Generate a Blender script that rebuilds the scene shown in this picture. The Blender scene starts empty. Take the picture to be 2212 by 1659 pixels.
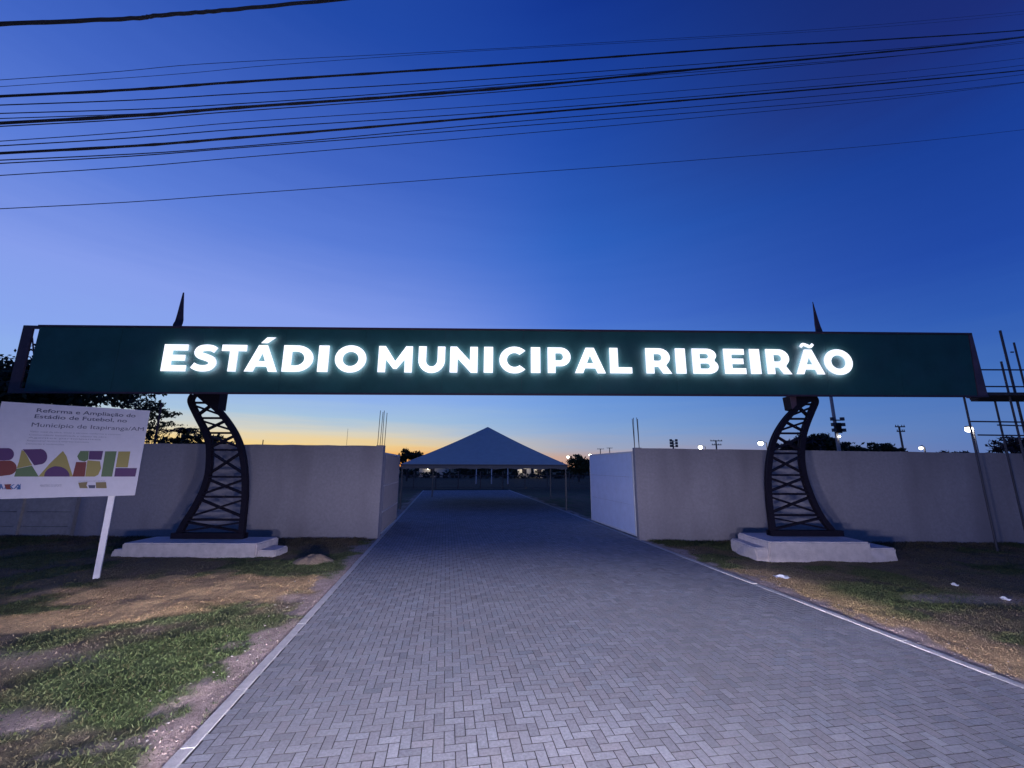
import bpy, bmesh, math, random
import numpy as np
from mathutils import Vector, Matrix
random.seed(7)
rng = np.random.default_rng(7)
sc = bpy.context.scene
col = sc.collection

# ------------------------------------------------------------------ camera
F = 880.0; CX, CY = 1106.0, 829.5; W_, H_ = 2212.0, 1659.0
PITCH = math.atan((1007 - 829.5) / F); ROLL = .004; CAMH = 2.5
cp, sp, cr, sr = math.cos(PITCH), math.sin(PITCH), math.cos(ROLL), math.sin(ROLL)
cam_d = bpy.data.cameras.new('camera'); cam = bpy.data.objects.new('camera', cam_d); col.objects.link(cam)
fw = Vector((0, cp, sp)); up = Vector((0, -sp, cp)); rt = Vector((1, 0, 0))
cxv = rt * cr + up * sr; cyv = -rt * sr + up * cr
M = Matrix((cxv, cyv, -fw)).transposed().to_4x4(); M.translation = Vector((0, 0, CAMH))
cam.matrix_world = M
cam_d.sensor_width = 36; cam_d.lens = F / W_ * 36
cam_d.clip_start = .1; cam_d.clip_end = 4000
sc.camera = cam
sc.render.resolution_x = 1024; sc.render.resolution_y = 768

# ------------------------------------------------------------------ view
vs = sc.view_settings
vs.view_transform = 'Standard'; vs.look = 'None'; vs.exposure = 0.0; vs.gamma = 1.0; vs.use_curve_mapping = False

def lin(c):
    return tuple((x / 255 / 12.92) if x / 255 <= .04045 else ((x / 255 + .055) / 1.055) ** 2.4 for x in c)

# ------------------------------------------------------------------ dusk sky
world = bpy.data.worlds.new("World"); sc.world = world; world.use_nodes = True
nt = world.node_tree; nt.nodes.clear(); N = nt.nodes; L = nt.links
def wn(t, **k):
    n = N.new(t)
    for a, b in k.items(): setattr(n, a, b)
    return n
def wmath(op, a, b=None, c=None, clamp=False):
    n = wn('ShaderNodeMath', operation=op, use_clamp=clamp)
    for i, v in enumerate((a, b, c)):
        if v is None: continue
        if isinstance(v, (int, float)): n.inputs[i].default_value = v
        else: L.new(v, n.inputs[i])
    return n.outputs[0]
tc = wn('ShaderNodeTexCoord'); sx = wn('ShaderNodeSeparateXYZ'); L.new(tc.outputs['Generated'], sx.inputs[0])
X, Y, Z = sx.outputs
el = wmath('MULTIPLY', wmath('ARCSINE', wmath('MAXIMUM', wmath('MINIMUM', Z, 1.0), -1.0)), 180 / math.pi)
SUN_AZ = math.radians(-42)
horiz = wmath('MAXIMUM', wmath('SQRT', wmath('ADD', wmath('MULTIPLY', X, X), wmath('MULTIPLY', Y, Y))), 1e-4)
cosd = wmath('DIVIDE', wmath('ADD', wmath('MULTIPLY', X, math.sin(SUN_AZ)), wmath('MULTIPLY', Y, math.cos(SUN_AZ))), horiz)
# thin veils of high cloud near the horizon
mp = wn('ShaderNodeMapping'); mp.inputs['Scale'].default_value = (2.0, 2.0, 26.0); L.new(tc.outputs['Generated'], mp.inputs[0])
nz = wn('ShaderNodeTexNoise'); nz.inputs['Scale'].default_value = 2.2; nz.inputs['Detail'].default_value = 3; L.new(mp.outputs[0], nz.inputs[0])
elw = wmath('ADD', el, wmath('MULTIPLY', wmath('SUBTRACT', nz.outputs[0], .5), 2.2))
fac = wmath('POWER', wmath('MAXIMUM', wmath('DIVIDE', elw, 90.0), 0.0), .5, clamp=True)
def ramp(stops):
    n = wn('ShaderNodeValToRGB'); cr_ = n.color_ramp
    cr_.interpolation = 'B_SPLINE' if False else 'LINEAR'
    while len(cr_.elements) > 1: cr_.elements.remove(cr_.elements[-1])
    for i, (e, c) in enumerate(stops):
        p = math.sqrt(e / 90)
        q = cr_.elements[0] if i == 0 else cr_.elements.new(p)
        q.position = p; q.color = (*lin(c), 1)
    L.new(fac, n.inputs[0]); return n.outputs[0]
RW = ramp([(0, (255, 160, 56)), (1.4, (255, 190, 92)), (2.6, (248, 212, 138)), (4, (222, 213, 188)), (6, (170, 198, 222)), (9, (146, 180, 236)), (13, (138, 167, 238)), (19, (134, 158, 235)), (28, (92, 126, 216)), (37, (66, 102, 196)), (50, (34, 74, 168)), (90, (16, 44, 118))])
RC = ramp([(0, (228, 160, 112)), (1.6, (192, 168, 162)), (3, (166, 174, 194)), (5, (138, 171, 216)), (8.5, (116, 160, 224)), (14, (96, 142, 222)), (20, (76, 120, 214)), (30, (50, 102, 198)), (42, (34, 80, 178)), (54, (20, 56, 150)), (90, (13, 38, 110))])
RE = ramp([(0, (98, 118, 172)), (4, (86, 122, 186)), (8, (68, 112, 186)), (14, (46, 90, 178)), (20, (33, 73, 166)), (30, (25, 62, 150)), (38, (28, 46, 120)), (54, (17, 38, 106)), (90, (12, 34, 100))])
def smooth(x, a, b):
    n = wn('ShaderNodeMapRange', interpolation_type='SMOOTHSTEP'); L.new(x, n.inputs[0])
    n.inputs[1].default_value = a; n.inputs[2].default_value = b; return n.outputs[0]
def mixc(f, a, b):
    n = wn('ShaderNodeMix', data_type='RGBA'); L.new(f, n.inputs[0]); L.new(a, n.inputs[6]); L.new(b, n.inputs[7]); return n.outputs[2]
cmix = mixc(smooth(cosd, -.12, .86), RE, RC)
cmix = mixc(smooth(cosd, .58, 1.02), cmix, RW)
bg = wn('ShaderNodeBackground'); L.new(cmix, bg.inputs[0]); bg.inputs[1].default_value = 1.0
L.new(bg.outputs[0], wn('ShaderNodeOutputWorld').inputs[0])

# ------------------------------------------------------------------ vehicle headlights (dipped beams throwing their pool on the drive)
def headlight(x):
    ld = bpy.data.lights.new('headlight', 'POINT'); ld.energy = 4 * math.pi; ld.shadow_soft_size = .25
    ld.use_nodes = True; t = ld.node_tree; t.nodes.clear()
    def mt(op, a, b=None, clamp=False):
        n = t.nodes.new('ShaderNodeMath'); n.operation = op; n.use_clamp = clamp
        for i, v in enumerate((a, b)):
            if v is None: continue
            if isinstance(v, (int, float)): n.inputs[i].default_value = v
            else: t.links.new(v, n.inputs[i])
        return n.outputs[0]
    def ss(v, a, b):
        n = t.nodes.new('ShaderNodeMapRange'); n.interpolation_type = 'SMOOTHSTEP'; t.links.new(v, n.inputs[0])
        n.inputs[1].default_value = a; n.inputs[2].default_value = b; return n.outputs[0]
    g = t.nodes.new('ShaderNodeNewGeometry'); s = t.nodes.new('ShaderNodeSeparateXYZ'); t.links.new(g.outputs['Incoming'], s.inputs[0])
    down = mt('MULTIPLY', s.outputs[2], -1.0)
    sd = mt('MAXIMUM', down, .05)
    beam = mt('MULTIPLY', mt('POWER', sd, -2.5), HEAD_BEAM)
    beam = mt('MULTIPLY', beam, ss(down, .076, .097))
    fwd = mt('DIVIDE', s.outputs[1], mt('SQRT', mt('MAXIMUM', mt('SUBTRACT', 1.0, mt('MULTIPLY', s.outputs[2], s.outputs[2])), .01)))
    beam = mt('MULTIPLY', beam, ss(fwd, .25, .8))
    dz = mt('DIVIDE', mt('SUBTRACT', s.outputs[2], .03), .13)
    spill = mt('ADD', 1.0, mt('MULTIPLY', mt('POWER', 2.718, mt('MULTIPLY', mt('MULTIPLY', dz, dz), -1.0)), 1.5))
    glare = mt('MULTIPLY', mt('MULTIPLY', ss(fwd, 0.0, .75), spill), HEAD_GLARE)
    tot = mt('ADD', beam, glare)
    em = t.nodes.new('ShaderNodeEmission'); em.inputs[0].default_value = HEAD_COL; t.links.new(tot, em.inputs[1])
    t.links.new(em.outputs[0], t.nodes.new('ShaderNodeOutputLight').inputs[0])
    o = bpy.data.objects.new('headlight', ld); o.location = (x, 1.0, .9); col.objects.link(o)
HEAD_BEAM, HEAD_GLARE, HEAD_COL = 1.36, 45.0, (1.0, .945, 1.17, 1)
headlight(-.85); headlight(.85)

# ------------------------------------------------------------------ pixel -> world
def ray(x, y):
    a = x - CX; b = CY - y
    u = a * cr - b * sr; v = b * cr + a * sr
    return (u / F, cp - v / F * sp, sp + v / F * cp)
def G(x, y, z=0.0):
    d = ray(x, y); t = (z - CAMH) / d[2]; return (d[0] * t, d[1] * t)
def P(x, y, D, k=0.0):            # the point of the vertical plane  Y = D + k X
    d = ray(x, y); t = D / (d[1] - k * d[0]); return Vector((d[0] * t, d[1] * t, CAMH + d[2] * t))
def PX(x, y, D): return P(x, y, D)[0]
def PZ(x, y, D): return P(x, y, D)[2]

# ------------------------------------------------------------------ materials
def mat(name, color, rough=.8, var=0.0, scale=6.0, bump=0.0, bscale=60.0, metal=0.0, attr=None, spec=.3, stain=None):
    m = bpy.data.materials.new(name); m.use_nodes = True; t = m.node_tree; b = t.nodes['Principled BSDF']
    b.inputs['Roughness'].default_value = rough; b.inputs['Metallic'].default_value = metal
    b.inputs['Specular IOR Level'].default_value = spec
    g = t.nodes.new('ShaderNodeNewGeometry')
    src = None
    if attr:
        a = t.nodes.new('ShaderNodeAttribute'); a.attribute_name = attr; src = a.outputs['Color']
    if var > 0:
        n = t.nodes.new('ShaderNodeTexNoise'); n.inputs['Scale'].default_value = scale; n.inputs['Detail'].default_value = 6; n.inputs['Roughness'].default_value = .65
        t.links.new(g.outputs['Position'], n.inputs['Vector'])
        r = t.nodes.new('ShaderNodeMapRange'); r.inputs[1].default_value = .25; r.inputs[2].default_value = .75
        r.inputs[3].default_value = 1 - var; r.inputs[4].default_value = 1 + var; t.links.new(n.outputs[0], r.inputs[0])
        mx = t.nodes.new('ShaderNodeMix'); mx.data_type = 'RGBA'; mx.blend_type = 'MULTIPLY'; mx.inputs[0].default_value = 1
        if src: t.links.new(src, mx.inputs[6])
        else: mx.inputs[6].default_value = (*color, 1)
        t.links.new(r.outputs[0], mx.inputs[7]); src = mx.outputs[2]
    if stain:
        n2 = t.nodes.new('ShaderNodeTexNoise'); n2.inputs['Scale'].default_value = stain[1]; n2.inputs['Detail'].default_value = 5
        mpn = t.nodes.new('ShaderNodeMapping'); mpn.inputs['Scale'].default_value = stain[3]; t.links.new(g.outputs['Position'], mpn.inputs[0]); t.links.new(mpn.outputs[0], n2.inputs[0])
        r2 = t.nodes.new('ShaderNodeMapRange'); r2.inputs[1].default_value = .48; r2.inputs[2].default_value = .72; r2.inputs[4].default_value = stain[2]; t.links.new(n2.outputs[0], r2.inputs[0])
        mx2 = t.nodes.new('ShaderNodeMix'); mx2.data_type = 'RGBA'; t.links.new(r2.outputs[0], mx2.inputs[0])
        if src: t.links.new(src, mx2.inputs[6])
        else: mx2.inputs[6].default_value = (*color, 1)
        mx2.inputs[7].default_value = (*stain[0], 1); src = mx2.outputs[2]
    if src: t.links.new(src, b.inputs['Base Color'])
    else: b.inputs['Base Color'].default_value = (*color, 1)
    if bump > 0:
        n3 = t.nodes.new('ShaderNodeTexNoise'); n3.inputs['Scale'].default_value = bscale; n3.inputs['Detail'].default_value = 4
        t.links.new(g.outputs['Position'], n3.inputs['Vector'])
        bp = t.nodes.new('ShaderNodeBump'); bp.inputs['Strength'].default_value = bump; bp.inputs['Distance'].default_value = .02
        t.links.new(n3.outputs[0], bp.inputs['Height']); t.links.new(bp.outputs[0], b.inputs['Normal'])
    return m
def emit(name, color, s):
    m = bpy.data.materials.new(name); m.use_nodes = True; b = m.node_tree.nodes['Principled BSDF']
    b.inputs['Base Color'].default_value = (.8, .8, .8, 1)
    b.inputs['Emission Color'].default_value = (*color, 1); b.inputs['Emission Strength'].default_value = s
    return m
M_soil = mat('soil', (.1, .08, .06), .95, .5, 26, .9, 55, attr='tint')
M_grass = mat('grass_blade', (.06, .08, .03), .8, .25, 3, attr='tint')
M_bed = mat('joint_sand', (.045, .042, .042), .95, .3, 12)
M_paver = mat('concrete_paver', (.3, .3, .3), .95, .30, 34, .3, 120, attr='tint', spec=.08, stain=((.19, .18, .175), .55, .4, (1, 1, 1)))
M_kerb = mat('kerb_concrete', (.47, .45, .43), .85, .2, 10, .4, 90)
M_wall = mat('painted_plaster', (.295, .275, .30), .85, .14, 11, .5, 25, stain=((.20, .183, .20), .7, .75, (1, 1, .3)))
M_wallb = mat('bare_concrete_panel', (.30, .28, .28), .9, .2, 6, .4, 40)
M_conc = mat('plinth_concrete', (.62, .55, .53), .9, .2, 5, .5, 30)
M_rust = mat('steel_rebar', (.06, .045, .05), .6, 0, metal=.6)
M_black = mat('black_painted_steel', (.011, .009, .018), .65, .3, 8, spec=.15)
M_frame = mat('dark_purple_steel', (.05, .03, .045), .55, .3, 8)
M_endcap = mat('sign_end_steel', (.10, .06, .085), .6, .3, 4)
M_panel = mat('sign_cladding', (.020, .088, .082), .6, .22, 1.3, spec=.15, stain=((.034, .08, .095), .8, .4, (1, 1, 1)))
M_face = emit('letter_face', (.93, .95, 1.0), 1.25)
M_halo = emit('letter_back_light', (1.0, .66, .88), 9.5)
M_side = emit('letter_side', (.80, .87, 1.0), .75)
M_white = mat('white_sheet_metal', (.58, .66, .86), .45, .08, 3)
M_whitef = mat('white_frame_steel', (.62, .64, .68), .5, .1, 4)
M_leafg = mat('dull_grey_sheet', (.19, .19, .25), .6, .12, 3)
M_tent = mat('tent_fabric', (.30, .42, .44), .7, .10, 3)
M_tent_shade = mat('tent_fabric_shaded', (.11, .12, .14), .8, .1, 3)  # same fabric as the canopy, shade on the valance put into a darker colour
M_leg = mat('galvanised_tube', (.13, .13, .14), .45, .1, 6, metal=.5)
M_board = mat('board_vinyl', (.63, .60, .65), .6, .05, 10)
M_post = mat('white_painted_post', (.82, .78, .80), .6, .08, 8)
M_ink = mat('print_dark', (.10, .10, .15), .7)
M_pole = mat('utility_pole', (.10, .09, .09), .85, .2, 5)
M_polel = mat('pale_pole', (.30, .29, .30), .8, .2, 5)
M_cable = mat('cable_black', (.012, .012, .018), .6)
M_leaf = mat('leaf_dark', (.03, .04, .022), .7, .4, 1.5, attr='tint')
M_bark = mat('bark', (.06, .045, .04), .9, .3, 10)
M_lamp = emit('lamp_lens', (1.0, .93, .70), 14.0)
M_lampw = emit('lamp_lens_cool', (1.0, .97, .9), 18.0)
M_house = mat('white_house_wall', (.6, .56, .50), .8, .1, 1)
M_roof = mat('tile_roof', (.14, .055, .045), .8, .2, 2)
M_scaf = mat('scaffold_tube', (.05, .05, .07), .6, .2, 5)
M_wood = mat('scaffold_plank', (.05, .045, .05), .85, .3, 6)
M_paper = mat('litter_paper', (.75, .75, .75), .7)
M_sand = mat('sand_heap', (.30, .22, .15), .95, .3, 12, .6, 60)

# ------------------------------------------------------------------ mesh helpers
class MB:
    def __init__(s): s.v = []; s.f = []; s.m = []
    def add(s, vs_, fs, mi=0):
        o = len(s.v); s.v += [tuple(v) for v in vs_]; s.f += [tuple(i + o for i in f) for f in fs]; s.m += [mi] * len(fs)
    def hexa(s, p, mi=0):         # 8 points: bottom ring then top ring, counter-clockwise from above
        s.add(p, [(0, 3, 2, 1), (4, 5, 6, 7), (0, 1, 5, 4), (1, 2, 6, 5), (2, 3, 7, 6), (3, 0, 4, 7)], mi)
    def box(s, a, b, mi=0):
        x0, y0, z0 = a; x1, y1, z1 = b
        s.hexa([(x0, y0, z0), (x1, y0, z0), (x1, y1, z0), (x0, y1, z0), (x0, y0, z1), (x1, y0, z1), (x1, y1, z1), (x0, y1, z1)], mi)
    def bar(s, a, b, w, h=None, mi=0, n=4, w2=None):  # square or round bar from a to b
        a = Vector(a); b = Vector(b); d = (b - a).normalized(); h = h or w; w2 = w if w2 is None else w2
        ref = Vector((0, 1, 0)) if abs(d.y) < .9 else Vector((1, 0, 0))
        e1 = d.cross(ref).normalized(); e2 = d.cross(e1).normalized(); r = []
        for c, k in ((a, 1.0), (b, w2 / w)):
            for i in range(n):
                t = 2 * math.pi * (i + .5) / n; q = 1 / math.cos(math.pi / n) if n == 4 else 1
                r.append(c + e1 * math.cos(t) * w / 2 * q * k + e2 * math.sin(t) * h / 2 * q * k)
        fs = [tuple(range(n - 1, -1, -1)), tuple(range(n, 2 * n))] + [(i, (i + 1) % n, n + (i + 1) % n, n + i) for i in range(n)]
        s.add(r, fs, mi)
    def path(s, pts, w, depth, n=1, taper=None):     # rectangular tube through points in an (almost) vertical plane
        pts = [Vector(p) for p in pts]; r = []
        for i, p in enumerate(pts):
            d = (pts[min(i + 1, len(pts) - 1)] - pts[max(i - 1, 0)]).normalized()
            e = d.cross(Vector((0, 1, 0))).normalized(); k = 1 if taper is None else taper[i]
            for a, b in ((-1, -1), (1, -1), (1, 1), (-1, 1)): r.append(p + e * a * w / 2 * k + Vector((0, 1, 0)) * b * depth / 2 * k)
        fs = [(3, 2, 1, 0)]
        for i in range(len(pts) - 1):
            o = 4 * i
            fs += [(o + j, o + (j + 1) % 4, o + 4 + (j + 1) % 4, o + 4 + j) for j in range(4)]
        o = 4 * (len(pts) - 1); fs.append((o, o + 1, o + 2, o + 3)); s.add(r, fs)
    def tube(s, pts, r, n=6):
        pts = [Vector(p) for p in pts]; v = []
        for i, p in enumerate(pts):
            d = (pts[min(i + 1, len(pts) - 1)] - pts[max(i - 1, 0)]).normalized()
            ref = Vector((0, 0, 1)) if abs(d.z) < .9 else Vector((1, 0, 0))
            e1 = d.cross(ref).normalized(); e2 = d.cross(e1); rr = r[i] if isinstance(r, (list, tuple)) else r
            for j in range(n):
                t = 2 * math.pi * j / n; v.append(p + e1 * math.cos(t) * rr + e2 * math.sin(t) * rr)
        fs = [tuple(range(n - 1, -1, -1)), tuple(range((len(pts) - 1) * n, len(pts) * n))]
        for i in range(len(pts) - 1):
            fs += [(i * n + j, i * n + (j + 1) % n, (i + 1) * n + (j + 1) % n, (i + 1) * n + j) for j in range(n)]
        s.add(v, fs)
    def ball(s, c, r, n=8, m=6, mi=0, sz=(1, 1, 1)):
        c = Vector(c); v = [c + Vector((0, 0, -r * sz[2]))]
        for i in range(1, m):
            ph = -math.pi / 2 + math.pi * i / m
            for j in range(n):
                t = 2 * math.pi * j / n; v.append(c + Vector((math.cos(ph) * math.cos(t) * r * sz[0], math.cos(ph) * math.sin(t) * r * sz[1], math.sin(ph) * r * sz[2])))
        v.append(c + Vector((0, 0, r * sz[2]))); fs = []
        for j in range(n): fs.append((0, 1 + (j + 1) % n, 1 + j))
        for i in range(m - 2):
            a = 1 + i * n; fs += [(a + j, a + (j + 1) % n, a + n + (j + 1) % n, a + n + j) for j in range(n)]
        a = 1 + (m - 2) * n; fs += [(a + j, a + (j + 1) % n, len(v) - 1) for j in range(n)]
        s.add(v, fs, mi)
    def mesh(s, name, mats):
        me = bpy.data.meshes.new(name); me.from_pydata(s.v, [], s.f)
        for m in (mats if isinstance(mats, (list, tuple)) else [mats]): me.materials.append(m)
        if any(s.m): me.polygons.foreach_set('material_index', s.m)
        me.update(); return me
    def build(s, name, mats, parent=None, **tags):
        return put(name, s.mesh(name, mats), parent, **tags)
def put(name, me, parent=None, label=None, category=None, group=None, kind=None):
    o = bpy.data.objects.new(name, me); col.objects.link(o)
    if parent is not None:
        o.parent = parent; o.matrix_parent_inverse = Matrix.Translation(-parent.location)
    for k, v in (('label', label), ('category', category), ('group', group), ('kind', kind)):
        if v: o[k] = v
    return o
def thing(name, label, cat, loc=(0, 0, 0), group=None, kind=None):
    o = bpy.data.objects.new(name, None); col.objects.link(o); o.location = loc; o.empty_display_size = .2
    if kind: o['kind'] = kind
    if label: o['label'] = label
    if cat: o['category'] = cat
    if group: o['group'] = group
    return o
def np_mesh(name, verts, faces, material, tint=None, smooth_=False):
    me = bpy.data.meshes.new(name); k = faces.shape[1]
    me.vertices.add(len(verts)); me.vertices.foreach_set('co', verts.astype(np.float32).ravel())
    me.loops.add(faces.size); me.loops.foreach_set('vertex_index', faces.astype(np.int32).ravel())
    me.polygons.add(len(faces)); me.polygons.foreach_set('loop_start', np.arange(0, faces.size, k, dtype=np.int32))
    if tint is not None:
        a = me.attributes.new('tint', 'FLOAT_COLOR', 'POINT'); c = np.ones((len(verts), 4), np.float32); c[:, :3] = tint; a.data.foreach_set('color', c.ravel())
    me.materials.append(material); me.update(calc_edges=True); me.validate()
    me.polygons.foreach_set('use_smooth', np.full(len(faces), bool(smooth_)))
    return me
def _hash(ix, iy, s):
    h = np.sin(ix * 127.1 + iy * 311.7 + s * 74.7) * 43758.5453; return h - np.floor(h)
def vnoise(x, y, s=0):
    ix = np.floor(x); iy = np.floor(y); fx = x - ix; fy = y - iy; fx = fx * fx * (3 - 2 * fx); fy = fy * fy * (3 - 2 * fy)
    a = _hash(ix, iy, s); b = _hash(ix + 1, iy, s); c = _hash(ix, iy + 1, s); d = _hash(ix + 1, iy + 1, s)
    return a + (b - a) * fx + (c - a) * fy + (a - b - c + d) * fx * fy
def fbm(x, y, s=0, o=4):
    v = 0; a = .5
    for i in range(o): v = v + a * vnoise(x * 2 ** i, y * 2 ** i, s + i * 3); a *= .5
    return v / (1 - .5 ** o)
def sst(x, a, b):
    t = np.clip((x - a) / (b - a), 0, 1); return t * t * (3 - 2 * t)

# ================================================================== THE SETTING
# drive frame: u across, v along
RO = np.array((2.30, 0.0)); RT = np.array((-.1561, .9877)); RN = np.array((.9877, .1561)); HW = 4.42
def uv2w(u, v): return RO[0] + RN[0] * u + RT[0] * v, RO[1] + RN[1] * u + RT[1] * v
def w2uv(x, y):
    dx = x - RO[0]; dy = y - RO[1]; return dx * RN[0] + dy * RN[1], dx * RT[0] + dy * RT[1]
KW = .13                      # kerb width
def tints(x, y):
    u, v = w2uv(x, y)
    n1 = fbm(x * .9, y * .9, 1); n2 = fbm(x * 2.7, y * 2.7, 5); n3 = fbm(x * 8, y * 8, 9)
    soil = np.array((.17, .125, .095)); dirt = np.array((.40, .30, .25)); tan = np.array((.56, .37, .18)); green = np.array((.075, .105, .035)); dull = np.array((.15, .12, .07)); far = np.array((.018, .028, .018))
    def blob(px, py, rx, ry, rot=0):
        gx, gy = G(px, py); c, s_ = math.cos(rot), math.sin(rot); dx = x - gx; dy = y - gy
        return np.sqrt(((dx * c + dy * s_) / rx) ** 2 + ((-dx * s_ + dy * c) / ry) ** 2) + (n1 - .5) * .7 + (n2 - .5) * .5
    wdirt = np.zeros_like(x); ed = np.abs(u) - HW - KW
    wdirt = np.maximum(wdirt, 1 - sst(ed + (n2 - .5) * 1.1 + (n1 - .5) * .6 + (n3 - .5) * .4, .2, .5))
    wdirt = np.maximum(wdirt, .8 * (1 - sst(blob(20, 1555, .7, .28), .6, 1.1)))
    wdirt = np.maximum(wdirt, .55 * (1 - sst(blob(270, 1600, .7, .12, .35), .6, 1.1)))
    wdirt = np.maximum(wdirt, .8 * (1 - sst(blob(640, 1290, .45, .3), .6, 1.1)))
    wdirt = np.maximum(wdirt, .7 * (1 - sst(blob(2080, 1290, 1.2, .35), .6, 1.1)))
    wdirt = np.maximum(wdirt, .35 * (1 - sst(blob(60, 1420, 1.0, .3), .5, 1.2)))
    wtan = np.maximum(1 - sst(blob(400, 1275, 2.9, 1.35, .05), .8, 1.1), 1 - sst(blob(210, 1330, 1.9, .6, .2), .75, 1.1))
    wtan = np.maximum(wtan, .75 * (1 - sst(ed + (n1 - .5) * .8, .7, 1.5)) * (x > 2) * (y < 11))
    wgreen = np.maximum(1 - sst(blob(450, 1440, 1.9, 1.45, -.1), .75, 1.25), .9 * (1 - sst(blob(690, 1250, 1.2, .8), .7, 1.1)))
    wgreen = np.maximum(wgreen, .9 * (1 - sst(blob(1880, 1285, 2.2, .9), .6, 1.2))); wgreen = np.maximum(wgreen, .8 * (1 - sst(blob(330, 1610, .9, .5), .6, 1.2)))
    wgreen = np.maximum(wgreen, .85 * sst(n1, .5, .62))
    base = dull + (soil - dull) * (sst(n2, .45, .7) * .7)[:, None]
    base = base + (np.array((.13, .105, .055)) - base) * (sst(n3, .4, .65) * .6)[:, None]
    c = base + (green - base) * wgreen[:, None]
    c = c + (tan - c) * wtan[:, None]
    c = c + (dirt - c) * wdirt[:, None]
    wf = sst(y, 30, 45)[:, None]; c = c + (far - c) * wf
    c = c * (.55 + .9 * n3)[:, None]
    bl = base + (green - base) * wgreen[:, None]; bl = bl + (tan * .8 - bl) * wtan[:, None]
    return c, wdirt, wtan, wgreen, ed, bl
def gz(x, y):
    u, v = w2uv(x, y); ed = np.abs(u) - HW - KW
    z = -.012 + (fbm(x * 1.3, y * 1.3, 21) - .5) * .09 * sst(ed, 0, .8) + (fbm(x * 6, y * 6, 23) - .5) * .03 * sst(ed, 0, .2)
    z = z * (1 - sst(y, 25, 45)) - .012 * sst(y, 25, 45)
    return np.where((ed < -.005) & (v < 45.2), -.09, z)
def build_ground():
    us = [0.0]
    edge = [-(HW + KW) + .02, -(HW + KW), HW + KW - .02, HW + KW]
    side = [HW + KW]
    d = .06
    while side[-1] < 14: side.append(side[-1] + d); d = min(d * 1.01, .12)
    while side[-1] < 900: d *= 1.35; side.append(side[-1] + d)
    us = sorted(set([-s for s in side] + [-(HW + KW) + .03, -2.2, 0, 2.2, HW + KW - .03] + side))
    vv = [-60, -25, -8, 0, 2]; d = .07
    while vv[-1] < 14: vv.append(vv[-1] + d)
    while vv[-1] < 45.15: d *= 1.06; vv.append(min(vv[-1] + d, 45.15))
    vv.append(45.25)
    while vv[-1] < 1500: d *= 1.25; vv.append(vv[-1] + d)
    U, V = np.meshgrid(np.array(us), np.array(vv)); u = U.ravel(); v = V.ravel()
    x, y = uv2w(u, v); z = gz(x, y); nu = len(us); nv = len(vv)
    i, j = np.meshgrid(np.arange(nu - 1), np.arange(nv - 1)); a = (j * nu + i).ravel()
    f = np.stack([a, a + 1, a + nu + 1, a + nu], 1)
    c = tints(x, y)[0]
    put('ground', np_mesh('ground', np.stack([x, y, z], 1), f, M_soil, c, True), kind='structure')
build_ground()

# ---- the paved drive: bed, 300 pavers as pieces, the rest one part
road = thing('driveway', None, None, (2.3, 0, 0), kind='structure')
bed = MB(); q = [uv2w(u, v) for u, v in ((-HW, -4), (HW, -4), (HW, 45), (-HW, 45))]
bed.add([(a, b, -.0045) for a, b in q], [(0, 1, 2, 3)]); bed.build('paving_bed', M_bed, road)
cells = []
B = .1; gap = .0085
i0, i1 = int(-HW / B) - 2, int(HW / B) + 2; j0, j1 = 20, 451
for j in range(j0, j1):
    for i in range(i0, i1):
        k = (i - j) % 4
        if k == 0: r = [i * B, (i + 2) * B, j * B, (j + 1) * B]
        elif k == 3: r = [i * B, (i + 1) * B, j * B, (j + 2) * B]
        else: continue
        r[0] = max(r[0], -HW); r[1] = min(r[1], HW); r[3] = min(r[3], 45)
        if r[1] - r[0] < .02 or r[3] - r[2] < .02: continue
        cells.append(r)
cells = np.array(cells)
cu = (cells[:, 0] + cells[:, 1]) / 2; cv = (cells[:, 2] + cells[:, 3]) / 2
wx, wy = uv2w(cu, cv)
zc = wy * cp - CAMH * sp; px = CX + F * wx / zc; py = CY + F * (CAMH * cp + wy * sp) / zc
fullb = (np.abs((cells[:, 1] - cells[:, 0]) * (cells[:, 3] - cells[:, 2]) - 2 * B * B) < 1e-4)
vis = (zc > .5) & (px > -30) & (px < W_ + 30) & (py < H_ + 12) & fullb & (cv > 2.5)
order = np.argsort(np.where(vis, np.hypot(wx, wy), 1e9)); near = order[:300]
inview = (zc > .5) & (py < H_ + 60) | (cv > 5)
rest = np.setdiff1d(np.arange(len(cells)), near)
def tone(n):
    b = rng.normal(.28, .024, n); w = rng.normal(0, .006, n)
    return np.clip(np.stack([b + w, b, b - w * .5 + .012], 1), .12, .45)
def ring_tone(t):              # joint faces are packed with dark sand, tops keep the block's tone
    a = np.repeat(t[:, None, :], 12, 1); a[:, :8] = (.05, .046, .044); return a.reshape(-1, 3)
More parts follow.
